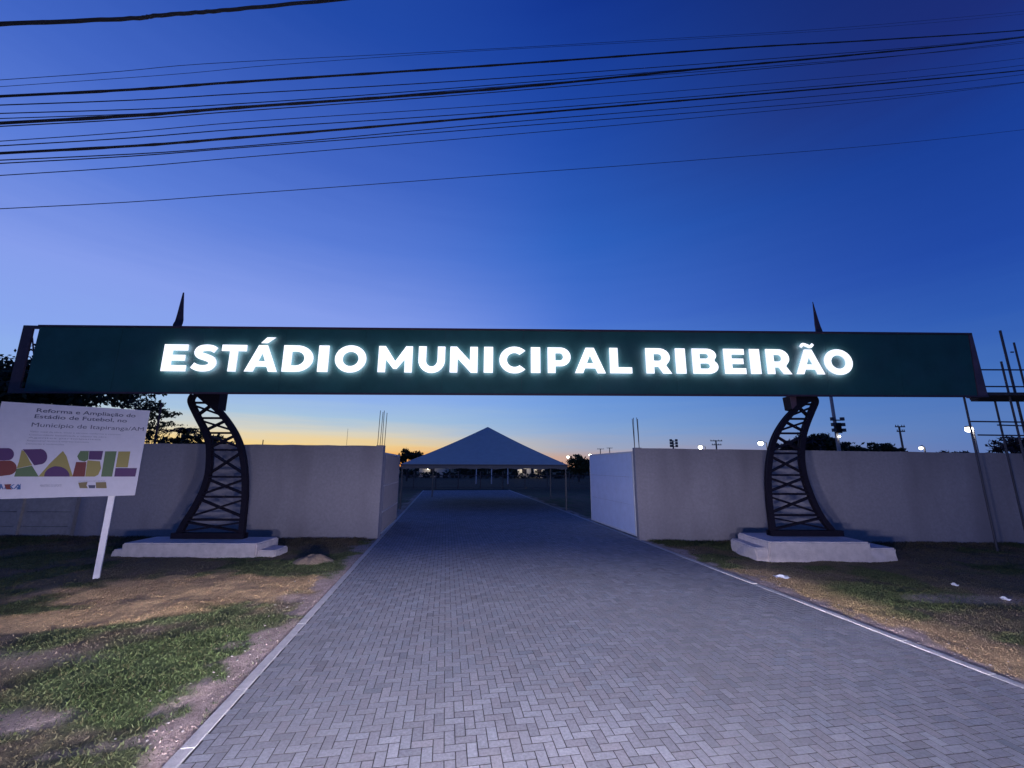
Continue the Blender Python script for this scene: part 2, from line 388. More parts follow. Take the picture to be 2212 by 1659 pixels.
def paver_arrays(r, z, tl):       # r: n x 4 in u,v ; chamfered block tops
    n = len(r); e = .0006
    u0, u1, v0, v1 = r[:, 0] + gap / 2, r[:, 1] - gap / 2, r[:, 2] + gap / 2, r[:, 3] - gap / 2
    rings = []
    for ins, dz in ((0, -.010), (0, -.0006), (e, 0)):
        for a, b in ((0, 0), (1, 0), (1, 1), (0, 1)):
            uu = np.where(a, u1 - ins, u0 + ins); vv = np.where(b, v1 - ins, v0 + ins)
            tz = z + dz + tl[:, 0] * (uu - (u0 + u1) / 2) + tl[:, 1] * (vv - (v0 + v1) / 2)
            rings.append((uu, vv, tz))
    uu = np.stack([q[0] for q in rings], 1); vv = np.stack([q[1] for q in rings], 1); zz = np.stack([q[2] for q in rings], 1)
    base = np.array([(8, 9, 10, 11)] + [(k * 4 + i, k * 4 + (i + 1) % 4, k * 4 + 4 + (i + 1) % 4, k * 4 + 4 + i) for k in range(2) for i in range(4)])
    f = (np.arange(n)[:, None, None] * 12 + base[None]).reshape(-1, 4)
    return uu, vv, zz, f
n = len(rest); uu, vv, zz, f = paver_arrays(cells[rest], rng.normal(0, .0006, n), rng.normal(0, .0028, (n, 2)))
x, y = uv2w(uu.ravel(), vv.ravel())
me = np_mesh('paver', np.stack([x, y, zz.ravel()], 1), f, M_paver, ring_tone(tone(n)))
put('paver', me, road, kind='stuff')
ang = math.atan2(RN[1], RN[0])
var = []
for k in range(16):
    r = np.array([[-B, B, -B / 2, B / 2]]); uu, vv, zz, f = paver_arrays(r, np.zeros(1), rng.normal(0, .0028, (1, 2)))
    var.append(np_mesh('paver', np.stack([uu.ravel(), vv.ravel(), zz.ravel()], 1), f, M_paver, ring_tone(tone(1))))
for c in near:
    o = bpy.data.objects.new('paver', var[rng.integers(16)]); col.objects.link(o); o.parent = road
    horiz_ = cells[c, 1] - cells[c, 0] > 1.5 * B
    o.location = (wx[c] - 2.3, wy[c], rng.normal(0, .0006)); o.rotation_euler = (0, 0, ang + (0 if horiz_ else math.pi / 2) + (math.pi if rng.random() < .5 else 0))

# ---- kerbs
for s_, lab in ((-1, 'a'), (1, 'b')):
    kerb = thing('kerb', None, None, (*uv2w(s_ * (HW + KW / 2), 0), 0), kind='structure')
    v = -3.0
    while v < 45:
        ln = 1.0; a, b = sorted((s_ * (HW + .002), s_ * (HW + KW - .003))); j = rng.normal(0, .003); zt = .004 + rng.normal(0, .003)
        mb = MB(); ch = .005
        pts = []
        for (ins, z) in ((0, -.1), (0, zt - ch), (ch, zt)):
            for (uu_, vv_) in ((a + ins, v + .004 + ins * .5), (b - ins, v + .004 + ins * .5), (b - ins, v + ln - .004 - ins * .5), (a + ins, v + ln - .004 - ins * .5)):
                pts.append((*uv2w(uu_ + j, vv_), z))
        mb.add(pts, [(8, 9, 10, 11)] + [(k * 4 + i, k * 4 + (i + 1) % 4, k * 4 + 4 + (i + 1) % 4, k * 4 + 4 + i) for k in range(2) for i in range(4)])
        mb.build('kerb_stone', M_kerb, kerb); v += ln

# ---- grass and weeds on both verges
def build_grass():
    n = 620000
    # sample verges; denser close to the camera
    v = 1.5 + 17.0 * rng.random(n) ** 1.25; side_ = rng.random(n) < .56
    wdt = 4 + v * .95
    u = np.where(side_, -(HW + KW) - rng.random(n) * wdt, (HW + KW) + rng.random(n) * wdt * .8)
    x, y = uv2w(u, v)
    zc_ = y * cp - CAMH * sp; pxx = CX + F * x / np.maximum(zc_, .1); pyy = CY + F * (CAMH * cp + y * sp) / np.maximum(zc_, .1)
    k = (zc_ > .5) & (pxx > -60) & (pxx < W_ + 60) & (pyy < H_ + 60) & (y < 15.0 - .02 * x)
    x, y = x[k], y[k]
    _, wd, wt, wg, ed, c = tints(x, y)
    n1 = fbm(x * 3, y * 3, 31)
    pr = (.75 + .5 * wg + .45 * sst(n1, .42, .6)) * (1 - .97 * wd) * (1 - .1 * wt) * (.55 + .5 * sst(y, 9, 14))
    k = rng.random(len(x)) < pr; x, y, c, wt, wg = x[k], y[k], c[k], wt[k], wg[k]
    n = len(x); z = gz(x, y) - .005
    h = (.010 + .026 * rng.random(n) ** 2 + .012 * wg + .06 * sst(y, 12.5, 15) * rng.random(n)) * (1 - .35 * wt)
    w = .0035 + .004 * rng.random(n) + .0005 * y
    a = rng.random(n) * 2 * math.pi; la = rng.random(n) * 2 * math.pi; ll = h * (.3 + .9 * rng.random(n))
    dx, dy = np.cos(a) * w, np.sin(a) * w
    p0 = np.stack([x - dx, y - dy, z], 1); p1 = np.stack([x + dx, y + dy, z], 1); p2 = np.stack([x + np.cos(la) * ll, y + np.sin(la) * ll, z + h], 1)
    vt = np.stack([p0, p1, p2], 1).reshape(-1, 3); f = np.arange(3 * n).reshape(-1, 3)
    t = c * (.4 + .9 * rng.random(n))[:, None]; dry = rng.random(n) < .15; t[dry] = t[dry] * .6 + np.array((.14, .10, .05)) * .4
    put('grass', np_mesh('grass', vt, f, M_grass, np.repeat(t, 3, 0)), kind='stuff', label='short patchy grass growing on both verges beside the paved drive', category='grass')
build_grass()
# small stones scattered along the kerbs
mb = MB()
for _ in range(240):
    s_ = random.choice((-1, 1)); v = random.uniform(2.5, 13); u = s_ * (HW + KW + abs(random.gauss(0, .45)) + .05); xx, yy = uv2w(u, v); r = random.uniform(.006, .018)
    mb.ball((xx, yy, float(gz(np.array([xx]), np.array([yy]))[0]) + r * .3), r, 5, 4, sz=(1, random.uniform(.6, 1.2), .6))
mb.build('gravel', mat('pale_gravel', (.26, .23, .21), .9), kind='stuff', label='small pale stones strewn on the bare dirt along the kerbs', category='gravel')

def clods():
    n = 26000; v = 1.8 + 10 * rng.random(n) ** 1.3; sd = rng.random(n) < .6; w = 3 + v * .9
    u = np.where(sd, -(HW + KW) - .02 - rng.random(n) ** 1.6 * w, (HW + KW) + .02 + rng.random(n) ** 1.6 * w * .8); x, y = uv2w(u, v)
    c, wd, wt, wg, ed, _ = tints(x, y); k = rng.random(n) < .15 + .85 * wd; x, y, c = x[k], y[k], c[k]; n = len(x); z = gz(x, y)
    r = .004 + .013 * rng.random(n) ** 3; a = rng.random(n) * 6.28; pts = []
    for i in range(4):
        aa = a + i * 1.571 + rng.normal(0, .25, n); pts.append(np.stack([x + np.cos(aa) * r, y + np.sin(aa) * r, z - .003], 1))
    pts.append(np.stack([x + rng.normal(0, .3, n) * r, y + rng.normal(0, .3, n) * r, z + r * (.4 + .6 * rng.random(n))], 1))
    vt = np.stack(pts, 1).reshape(-1, 3); b = np.array([(0, 1, 4), (1, 2, 4), (2, 3, 4), (3, 0, 4)]); f = (np.arange(n)[:, None, None] * 5 + b).reshape(-1, 3)
    t = c * (.45 + .8 * rng.random(n))[:, None]
    put('soil_clods', np_mesh('soil_clods', vt, f, M_grass, np.repeat(t, 5, 0)), kind='stuff', label='crumbs of dry soil lying on the bare ground of the verges', category='soil')
clods()
# ---- boundary walls beside the gate (plane Y = 15.0 - .02 X)
WD, WK = 15.0, -.02
def wallp(x, y): return P(x, y, WD, WK)
def rebar_set(parent, cx, cy, z0, ztop, dx, lean):
    for k, (a, b) in enumerate(((-dx, -.07), (-dx + .045, .07), (dx - .045, -.07), (dx, .07))):
        m = MB(); m.tube([(cx + a, cy + b, z0 - .05), (cx + a + lean[k] * .5, cy + b, (z0 + ztop) / 2), (cx + a + lean[k], cy + b, ztop - random.random() * .08)], .011, 6); m.build('rebar', M_rust, parent)
def wall(name, x0, x1, z0, z1, label, gate_end, tops):
    y = lambda X: WD + WK * X
    t = thing(name, label, 'wall', ((x0 + x1) / 2, y((x0 + x1) / 2), 0))
    cw = .26
    a, b = (x0, x1 - cw) if gate_end == 'hi' else (x0 + cw, x1)
    zt = lambda X: z0 + (z1 - z0) * (X - x0) / (x1 - x0)
    m = MB(); T = .16
    # rendered wall in one run with a slightly wavy base and a drip-worn top
    k = 24; xs = [a + (b - a) * i / k for i in range(k + 1)]
    for i in range(k):
        pass
    pts = []; 
    for i, X in enumerate(xs):
        w = .006 * math.sin(i * 1.7); zz_ = zt(X) + .008 * math.sin(i * 2.3)
        pts += [(X, y(X) + w, -.25), (X, y(X) + T, -.25), (X, y(X) + T, zz_), (X, y(X) + w, zz_)]
    fs = [(0, 3, 2, 1)]
    for i in range(k):
        o = 4 * i; fs += [(o, o + 4, o + 7, o + 3), (o + 3, o + 7, o + 6, o + 2), (o + 2, o + 6, o + 5, o + 1)]
    o = 4 * k; fs.append((o, o + 1, o + 2, o + 3)); m.add(pts, fs); m.build('rendered_face', M_wall, t)
    c0, c1 = (x1 - cw + .003, x1) if gate_end == 'hi' else (x0, x0 + cw - .003)
    m = MB(); zc_ = zt(c1) + .02; m.box((c0, y(c0) - .012, -.25), (c1, y(c0) + .24, zc_)); m.build('end_column', M_wall, t)
    rebar_set(t, (c0 + c1) / 2, y(c0) + .11, zc_, tops, .105, (.02, .03, .0, .02) if gate_end == 'hi' else (-.03, .01, -.03, .0))
    return t
lx = wallp(826, 1000)[0]; rx = wallp(1372, 1000)[0]
wall('boundary_wall', -15.6, lx, wallp(320, 957)[2], wallp(826, 963)[2], 'pale rendered boundary wall behind the pillar nearer the white works board', 'hi', wallp(833, 886)[2])
wall('boundary_wall', rx, 30, wallp(1372, 968)[2], wallp(2212, 986)[2] - .02, 'pale rendered boundary wall behind the pillar nearer the scaffold', 'lo', wallp(1366, 901)[2])
# precast panel wall carrying on behind the works board
t = thing('panel_wall', 'grey precast concrete panel wall with posts, seen under the white works board', 'wall', (-22, 15.5, 0))
X0 = -15.75; k = 0
while X0 > -34:
    m = MB(); m.box((X0 - .14, 15.32, -.25), (X0, 15.5, 2.9)); m.build('wall_post', M_wallb, t)
    for r_ in range(6):
        m = MB(); m.box((X0 - 1.94, 15.40 + .004 * ((r_ + k) % 2), -.2 + .51 * r_), (X0 - .145, 15.455, -.2 + .51 * r_ + .492)); m.build('wall_panel', M_wallb, t)
    X0 -= 1.945; k += 1

# ================================================================== THE SIGN
SD, SK = 12.1, .036
def signp(x, y): return P(x, y, SD, SK)
sx_dir = Vector((1, SK, 0)).normalized(); sn = Vector((SK, -1, 0)).normalized()     # sn: towards the viewer
sign = thing('entrance_sign', 'long dark green sign beam with glowing white letters spanning the gate', 'sign', (0, SD + .1, 0))
def quad_box(name, px4, depth, material, parent, front=0.0, planef=signp):
    a = [planef(*p) + sn * front for p in px4]; b = [p - sn * depth for p in a]
    m = MB(); m.add(a + b, [(0, 1, 2, 3), (7, 6, 5, 4), (1, 0, 4, 5), (2, 1, 5, 6), (3, 2, 6, 7), (0, 3, 7, 4)]); return m.build(name, material, parent)
# order: BL BR TR TL
quad_box('backing_box', [(54, 846), (2110, 855), (2089, 722), (89, 705)], .28, M_frame, sign, -.022)
cBL, cBR, cTR, cTL = (signp(*p) for p in ((51, 848), (2112, 856.5), (2091, 720.5), (87, 703)))
for i in range(12):
    a0, a1 = i / 12 + .0001, (i + 1) / 12 - .0001; fo = sn * rng.normal(0, .0012)
    f4 = [cBL.lerp(cBR, a0) + fo, cBL.lerp(cBR, a1) + fo, cTL.lerp(cTR, a1) + fo, cTL.lerp(cTR, a0) + fo]; b4 = [p - sn * .02 for p in f4]
    m = MB(); m.add(f4 + b4, [(0, 1, 2, 3), (7, 6, 5, 4), (1, 0, 4, 5), (2, 1, 5, 6), (3, 2, 6, 7), (0, 3, 7, 4)]); m.build('cladding_panel', M_panel, sign)
quad_box('end_cap', [(2113, 856.5), (2134, 857), (2099, 720.5), (2092, 720.5)], .34, M_endcap, sign, .01)
quad_box('frame_post', [(14, 846), (38, 846.5), (71, 703), (49, 702.5)], .05, M_frame, sign, -.02)
quad_box('frame_rail', [(49.5, 709), (85, 709.5), (87, 703), (50, 702)], .05, M_frame, sign, -.015)
quad_box('frame_rail', [(14, 849), (50, 849), (53, 838), (17, 838)], .05, M_frame, sign, -.015)
quad_box('frame_brace', [(66, 764), (68, 764), (63.5, 716), (62, 716)], .03, M_frame, sign, -.06)
quad_box('top_trim', [(85, 706), (2097, 723.3), (2097, 719.6), (85, 702.2)], .03, M_frame, sign, .035)
quad_box('bottom_trim', [(50, 849.5), (2134, 858.2), (2134, 854.8), (50, 845.8)], .03, M_frame, sign, .035)
# ---- letters (outlines drawn for a heavy geometric sans; unit = cap height)
def arc(cx, cy, rx_, ry, a0, a1, n=18):
    return [(cx + rx_ * math.cos(math.radians(a0 + (a1 - a0) * i / n)), cy + ry * math.sin(math.radians(a0 + (a1 - a0) * i / n))) for i in range(n + 1)]
S_, T_ = .285, .235
def thick(cl, w):
    pts = []
    cl = [np.array(p) for p in cl]; P4 = [cl[0] * 2 - cl[1]] + cl + [cl[-1] * 2 - cl[-2]]; fine = []
    for i in range(1, len(P4) - 2):
        for k in range(8):
            s = k / 8; a, b, c, d = P4[i - 1:i + 3]
            fine.append(.5 * ((2 * b) + (c - a) * s + (2 * a - 5 * b + 4 * c - d) * s * s + (3 * b - a - 3 * c + d) * s ** 3))
    fine.append(cl[-1]); Lh, Rh = [], []
    for i, p in enumerate(fine):
        d = fine[min(i + 1, len(fine) - 1)] - fine[max(i - 1, 0)]; d /= np.linalg.norm(d); nn = np.array((-d[1], d[0])); ww = w[0] + (w[1] - w[0]) * math.sin(math.pi * i / (len(fine) - 1))
        Lh.append(tuple(p + nn * ww / 2)); Rh.append(tuple(p - nn * ww / 2))
    return Lh + Rh[::-1]
def glyph(c):
    if c == 'I': return [[(0, 0), (S_, 0), (S_, 1), (0, 1)]], S_
    if c == 'E':
        w = .78; return [[(0, 0), (w, 0), (w, .225), (S_, .225), (S_, .395), (w - .07, .395), (w - .07, .61), (S_, .61), (S_, .775), (w - .02, .775), (w - .02, 1), (0, 1)]], w
    if c == 'L': return [[(0, 0), (.76, 0), (.76, T_), (S_, T_), (S_, 1), (0, 1)]], .76
    if c == 'T':
        w = .88; a = (w - S_) / 2; return [[(a, 0), (a + S_, 0), (a + S_, 1 - T_), (w, 1 - T_), (w, 1), (0, 1), (0, 1 - T_), (a, 1 - T_)]], w
    if c in 'AÁÃ':
        w = 1.12; m = w / 2
        g = [[(0, 0), (.295, 0), (.37, .19), (w - .37, .19), (w - .295, 0), (w, 0), (m + .15, 1), (m - .15, 1)], [(m, .70), (m + .12, .39), (m - .12, .39)]]
        if c == 'Á': g.append([(m - .09, 1.08), (m + .13, 1.08), (m + .40, 1.30), (m + .10, 1.30)])
        if c == 'Ã': g.append(thick([(m - .27, 1.10), (m - .17, 1.21), (m - .02, 1.17), (m + .12, 1.12), (m + .24, 1.23)], (.10, .12)))
        return g, w
    if c == 'D':
        return [[(0, 0)] + arc(.44, .5, .56, .5, -90, 90) + [(0, 1)], [(S_, 1 - T_)] + arc(.43, .5, .28, .5 - T_, 90, -90) + [(S_, T_)]], 1.0
    if c == 'O': return [arc(.585, .5, .585, .52, 0, 360, 40)[:-1], arc(.585, .5, .30, .275, 360, 0, 32)[:-1]], 1.17
    if c == 'C': return [arc(.575, .5, .575, .52, 44, 316, 34) + arc(.575, .5, .29, .275, 312, 48, 26)], 1.0
    if c == 'M':
        w = 1.22; return [[(0, 0), (0, 1), (.24, 1), (w / 2, .42), (w - .24, 1), (w, 1), (w, 0), (w - .265, 0), (w - .27, .50), (w / 2 + .06, .13), (w / 2 - .06, .13), (.27, .49), (.265, 0)]], w
    if c == 'N':
        w = 1.02; return [[(0, 0), (0, 1), (.24, 1), (w - .28, .46), (w - .28, 1), (w, 1), (w, 0), (w - .24, 0), (.28, .54), (.28, 0)]], w
    if c == 'U':
        w = .98; return [[(0, 1), (0, .46)] + arc(w / 2, .47, w / 2, .49, 180, 360) + [(w, 1), (w - S_ + .01, 1), (w - S_ + .01, .46)] + arc(w / 2, .46, w / 2 - S_ + .005, .235, 360, 180, 12) + [(S_, 1)]], w
    if c == 'P':
        return [[(0, 0), (S_, 0), (S_, .265)] + arc(.47, .6325, .385, .3675, -90, 90) + [(0, 1)], [(S_, .775)] + arc(.45, .6325, .125, .1425, 90, -90, 10) + [(S_, .49)]], .855
    if c == 'R':
        return [[(0, 0), (S_, 0), (S_, .265), (.435, .265), (.60, 0), (.91, 0), (.71, .32)] + arc(.48, .64, .385, .36, -42, 90) + [(0, 1)], [(S_, .775)] + arc(.45, .6375, .125, .1375, 90, -90, 10) + [(S_, .50)]], .91
    if c == 'B':
        return [[(0, 0)] + arc(.57, .285, .36, .285, -90, 48) + arc(.54, .735, .34, .265, -38, 90) + [(0, 1)], [(S_ - .01, .80)] + arc(.50, .70, .095, .10, 90, -90, 8) + [(S_ - .01, .60)], [(S_ - .01, .41)] + arc(.53, .305, .10, .105, 90, -90, 8) + [(S_ - .01, .20)]], .93
    if c == 'S':
        return [thick([(.76, .79), (.63, .865), (.44, .885), (.25, .84), (.185, .71), (.27, .595), (.46, .525), (.64, .44), (.71, .30), (.61, .155), (.40, .11), (.20, .145), (.055, .225)], (.215, .255))], .85
def letter_mesh(c, wpx, cap, lift, thickn):
    conts, w0 = glyph(c); cu_ = bpy.data.curves.new('letter', 'CURVE'); cu_.dimensions = '2D'; cu_.fill_mode = 'BOTH'; cu_.extrude = thickn / 2; cu_.bevel_depth = 0
    for ct in conts:
        s = cu_.splines.new('POLY'); s.points.add(len(ct) - 1); s.use_cyclic_u = True
        for p, (a, b) in zip(s.points, ct): p.co = (a / w0 * wpx, b * cap, 0, 1)
    ob = bpy.data.objects.new('tmp', cu_); col.objects.link(ob); dg = bpy.context.evaluated_depsgraph_get()
    me = bpy.data.meshes.new_from_object(ob.evaluated_get(dg)); bpy.data.objects.remove(ob); me.name = 'letter'
    me.materials.clear()
    for m_ in (M_face, M_halo, M_side): me.materials.append(m_)
    for p in me.polygons: p.material_index = 0 if p.normal.z > .5 else (1 if p.normal.z < -.5 else 2)
    return me
def z4(x): return (600 + x / 1.7015) / 1.8228
def z5(x): return (1900 + x / 1.3825) / 1.8228
lets = [('E', z4(74), z4(238)), ('S', z4(268), z4(440)), ('T', z4(462), z4(628)), ('Á', z4(628), z4(846)), ('D', z4(877), z4(1080)), ('I', z4(1113), z4(1182)), ('O', z4(1225), z4(1434)),
        ('M', z4(1515), z4(1742)), ('U', z4(1783), z4(1960)), ('N', z4(1994), z4(2178)), ('I', z5(7), z5(56)), ('C', z5(91), z5(233)), ('I', z5(262), z5(313)), ('P', z5(353), z5(478)), ('A', z5(500), z5(666)), ('L', z5(690), z5(809)),
        ('R', z5(886), z5(1024)), ('I', z5(1048), z5(1102)), ('B', z5(1139), z5(1277)), ('E', z5(1311), z5(1426)), ('I', z5(1452), z5(1507)), ('R', z5(1541), z5(1672)), ('Ã', z5(1697), z5(1850)), ('O', z5(1855), z5(2008))]
LIFT = .105
def basey(x): return 803.3 + (x - 350) * (810.0 - 803.3) / 1430
def topy(x): return 746 + (x - 370) * (757 - 746) / 1350
for c, xa, xb in lets:
    xm = (xa + xb) / 2; a = signp(xa, basey(xa)); b = signp(xb, basey(xb)); wpx = (b - a).length
    cap = signp(xm, topy(xm))[2] - signp(xm, basey(xm))[2]
    me = letter_mesh(c, wpx, cap, LIFT, .03)
    o = bpy.data.objects.new('letter', me); col.objects.link(o); o.parent = sign; o.matrix_parent_inverse = Matrix.Translation(-sign.location)
    R = Matrix((sx_dir, Vector((0, 0, 1)), sn)).transposed().to_4x4(); R.translation = a + sn * LIFT; o.matrix_basis = R

# ================================================================== PILLARS AND PLINTHS
PD = 12.78; DEP = .10
def conv(z, ox, oy, s): return ((ox + z[0] / s) / 1.8228, (oy + z[1] / s) / 1.8228)
cL = lambda p: conv(p, 550, 1500, 2.2127); cR = lambda p: conv(p, 2800, 1500, 2.2125)
def spline(pts, n=6):
    pts = [Vector(p) for p in pts]; q = [pts[0] * 2 - pts[1]] + pts + [pts[-1] * 2 - pts[-2]]; out = []
    for i in range(1, len(q) - 2):
        a, b, c, d = q[i - 1:i + 3]
        for k in range(n):
            s = k / n; out.append(.5 * ((2 * b) + (c - a) * s + (2 * a - 5 * b + 4 * c - d) * s * s + (3 * b - a - 3 * c + d) * s ** 3))
    return out + [pts[-1]]
def at_z(path, z):
    for a, b in zip(path, path[1:]):
        if (a.z - z) * (b.z - z) <= 0 and a.z != b.z:
            return a.lerp(b, (z - a.z) / (b.z - a.z))
    return path[0] if abs(path[0].z - z) < abs(path[-1].z - z) else path[-1]
def pillar(label, conv_, chA, chB, rungs, gus, gus_light, horn, zbase, flip):
    pA = spline([P(*conv_(p), PD) for p in chA]); pB = spline([P(*conv_(p), PD) for p in chB])
    t = thing('truss_pillar', label, 'pillar', ((pA[-1].x + pB[-1].x) / 2, PD + DEP / 2, zbase), 'curved truss pillars carrying the sign')
    for off in (0, DEP):
        for ch in (pA, pB):
            q = [p + Vector((0, off, 0)) for p in ch]; q[-1].z = zbase + .005
            m = MB(); m.path(q, .155 if off == 0 else .14, .05); m.build('chord', M_black, t)
    zs = [P(*conv_((600, r_)), PD).z for r_ in rungs]
    zb = [zbase + .11]; levels = zs + zb
    for z in zs:
        for off in (0, DEP):
            m = MB(); m.bar(at_z(pA, z) + Vector((0, off, 0)), at_z(pB, z) + Vector((0, off, 0)), .055, .04); m.build('rung', M_black, t)
    for za, zb_ in zip(levels, levels[1:]):
        for off in (0, DEP):
            for (c1, c2) in ((pA, pB), (pB, pA)):
                m = MB(); m.bar(at_z(c1, za - .07) + Vector((0, off + (.02 if c1 is pA else -.02), 0)), at_z(c2, zb_ + .07) + Vector((0, off + (.02 if c1 is pA else -.02), 0)), .048, .035); m.build('brace', M_black, t)
    for ch in (pA, pB):
        for za, zb_ in zip(levels, levels[1:]):
            m = MB(); m.bar(at_z(ch, za), at_z(ch, zb_) + Vector((0, DEP, 0)), .055, .055); m.build('brace', M_black, t)
    m = MB(); xa, xb = sorted((pA[-1].x, pB[-1].x)); m.box((xa - .1, PD - .08, zbase), (xb + .1, PD + .08, zbase + .16)); m.build('base_beam', M_black, t)
    m = MB(); m.box((xa - .1, PD + DEP - .08, zbase), (xb + .1, PD + DEP + .08, zbase + .15)); m.build('base_beam', M_black, t)
    g = [P(*conv_(p), PD - .12) for p in gus]; k = len(g); bk = [p + Vector((0, .36, 0)) for p in g]
    m = MB(); m.add(g + bk, [tuple(range(k)), tuple(range(2 * k - 1, k - 1, -1))] + [(i, i + k, (i + 1) % k + k, (i + 1) % k) for i in range(k)]); m.build('gusset', M_black, t)
    if gus_light:
        g = [P(*conv_(p), PD - .14) for p in gus_light]; bk = [p + Vector((0, .02, 0)) for p in g]; k = len(g)
        m = MB(); m.add(g + bk, [tuple(range(k)), tuple(range(2 * k - 1, k - 1, -1))] + [(i, i + k, (i + 1) % k + k, (i + 1) % k) for i in range(k)]); m.build('gusset_plate', M_endcap, t)
    hp = spline([P(a, b, PD + .2) for a, b, _ in horn], 5); tw = []
    for i in range(len(hp)):
        s = i / (len(hp) - 1) * (len(horn) - 1); j = min(int(s), len(horn) - 2); tw.append(horn[j][2] + (horn[j + 1][2] - horn[j][2]) * (s - j))
    m = MB(); m.path(hp, 1, .3, taper=tw); m.build('spike', M_frame, t)
ZL, ZR = .36, .50
pillar('curved black truss pillar standing nearer the white works board', cL,
       [(462, 118), (440, 178), (488, 290), (540, 390), (580, 470), (600, 560), (602, 680), (592, 800), (560, 920), (520, 1010), (460, 1120), (390, 1230), (312, 1372)],
       [(565, 165), (620, 205), (685, 262), (750, 340), (810, 430), (850, 510), (880, 600), (902, 720), (912, 850), (912, 1000), (902, 1130), (892, 1230), (880, 1372)],
       [188, 322, 452, 600, 835, 1010, 1210], [(500, 138), (560, 190), (680, 250), (702, 100), (440, 100), (470, 118)], None,
       [(455, 850, .35), (420, 775, .32), (385, 712, .27), (388, 690, .22), (396.5, 632, .04)], ZL, 1)
pillar('curved black truss pillar standing nearer the scaffold', cR,
       [(825, 185), (775, 215), (735, 250), (660, 330), (592, 430), (547, 530), (521, 640), (506, 760), (503, 900), (510, 1030), (522, 1150), (535, 1250), (548, 1378)],
       [(895, 135), (915, 180), (880, 270), (840, 370), (810, 470), (796, 580), (796, 700), (820, 840), (860, 960), (910, 1080), (970, 1190), (1040, 1280), (1118, 1378)],
       [200, 328, 455, 630, 820, 985, 1170], [(708, 245), (745, 252), (800, 205), (880, 180), (935, 130), (685, 130)], [(690, 135), (742, 135), (745, 210), (708, 245)],
       [(1747, 850, .35), (1775, 780, .33), (1770, 722, .21), (1765, 700, .15), (1755.5, 652, .02)], ZR, -1)

def rough_block(mb, x0, x1, y0, y1, z0, z1, seed, amp=.05, chip=.0):
    bm = bmesh.new(); bmesh.ops.create_cube(bm, size=1)
    for v in bm.verts: v.co = ((x0 + x1) / 2 + v.co.x * (x1 - x0), (y0 + y1) / 2 + v.co.y * (y1 - y0), (z0 + z1) / 2 + v.co.z * (z1 - z0))
    bmesh.ops.bevel(bm, geom=list(bm.edges), offset=.035, segments=2, affect='EDGES')
    bmesh.ops.subdivide_edges(bm, edges=[e for e in bm.edges if e.calc_length() > .5], cuts=9, use_grid_fill=True)
    for v in bm.verts:
        a = np.array([v.co.x * 1.6]); b = np.array([v.co.y * 1.6 + v.co.z * 2.3])
        v.co.x += float(fbm(a, b, seed)[0] - .5) * amp * 2; v.co.y += float(fbm(a, b, seed + 4)[0] - .5) * amp * 2
        if v.co.z > z0 + .05: v.co.z += float(fbm(a, b, seed + 8)[0] - .5) * amp * .5
    bm.verts.index_update(); mb.add([v.co[:] for v in bm.verts], [[v.index for v in f.verts] for f in bm.faces]); bm.free()
t = thing('concrete_plinth', 'low rough concrete plinth under the pillar nearer the works board', 'plinth', (-8.8, 12.7, 0), 'concrete plinths of the pillars')
m = MB(); rough_block(m, -10.85, -7.1, 12.02, 13.15, -.1, ZL - .005, 3, .02); m.build('upper_block', M_conc, t)
m = MB(); rough_block(m, -11.2, -6.6, 12.10, 12.8, -.2, .17, 13, .09); m.build('footing_slab', M_conc, t)
t = thing('concrete_plinth', 'tall pale stepped concrete plinth under the pillar nearer the scaffold', 'plinth', (8.5, 12.7, 0), 'concrete plinths of the pillars')
m = MB(); rough_block(m, 7.05, 9.85, 11.80, 13.4, -.1, ZR - .005, 23, .02); m.build('upper_block', M_conc, t)
m = MB(); rough_block(m, 6.75, 10.6, 11.86, 13.3, -.25, .33, 33, .10); m.build('footing_slab', M_conc, t)

# ================================================================== GATE LEAVES
def gate_leaf(a, b, h0, h1, label, ribbed, side):
    a = Vector((*a, 0)); b = Vector((*b, 0)); d = (b - a).normalized(); nrm = Vector((d.y, -d.x, 0)) * side; Ln = (b - a).length
    t = thing('gate_leaf', label, 'gate', tuple(a), 'gate leaves swung open')
    def slab(name, s0, s1, z0, z1, o0, o1, material):
        zz = lambda s: (h1 - h0) * s / Ln if z1 > 1.5 else 0
        p = [a + d * s0 + nrm * o0, a + d * s1 + nrm * o0, a + d * s1 + nrm * o1, a + d * s0 + nrm * o1]
        if side > 0: p = [p[1], p[0], p[3], p[2]]
        m = MB(); m.hexa([q + Vector((0, 0, z0)) for q in p] + [q + Vector((0, 0, z1)) for q in p]); return m.build(name, material, t)
    zb = .07
    hs = (h0 - zb) / 3; ms = M_leafg if ribbed else M_white; mf = M_leafg if ribbed else M_whitef
    for k in range(3):
        slab('sheet', .06, Ln - .06, zb + .06 + k * hs, zb + .055 + (k + 1) * hs - (.065 if k == 2 else 0), .012, .02, ms)
    for s in (0, Ln - .06): slab('frame_stile', s, s + .06, zb, h0, -.03, .03, mf)
    for z in (zb, h0 - .06): slab('frame_rail', .061, Ln - .061, z, z + .06, -.03, .03, M_whitef)
    if ribbed:
        slab('frame_rail', .061, Ln - .061, .82, .88, -.03, .035, M_whitef)
        slab('frame_rail', .061, Ln - .061, 1.75, 1.80, -.03, .03, M_whitef)
        n_ = int(Ln / .22)
        for i in range(1, n_):
            s = Ln * i / n_; slab('bar', s - .015, s + .015, zb + .07, h0 - .065, .022, .05, mf)
gR0 = (rx + .04, 15.3); gR1 = G(1279, 1126); gL0 = (lx - .02, 15.36); gL1 = G(855, 1127)
gate_leaf(gR0, gR1, wallp(1363, 974)[2], 0, 'smooth white sheet metal gate leaf swung open beside the wall nearer the scaffold', False, -1)
gate_leaf(gL0, gL1, wallp(840, 974)[2] - .05, 0, 'grey ribbed gate leaf swung open beside the wall nearer the works board', True, 1)

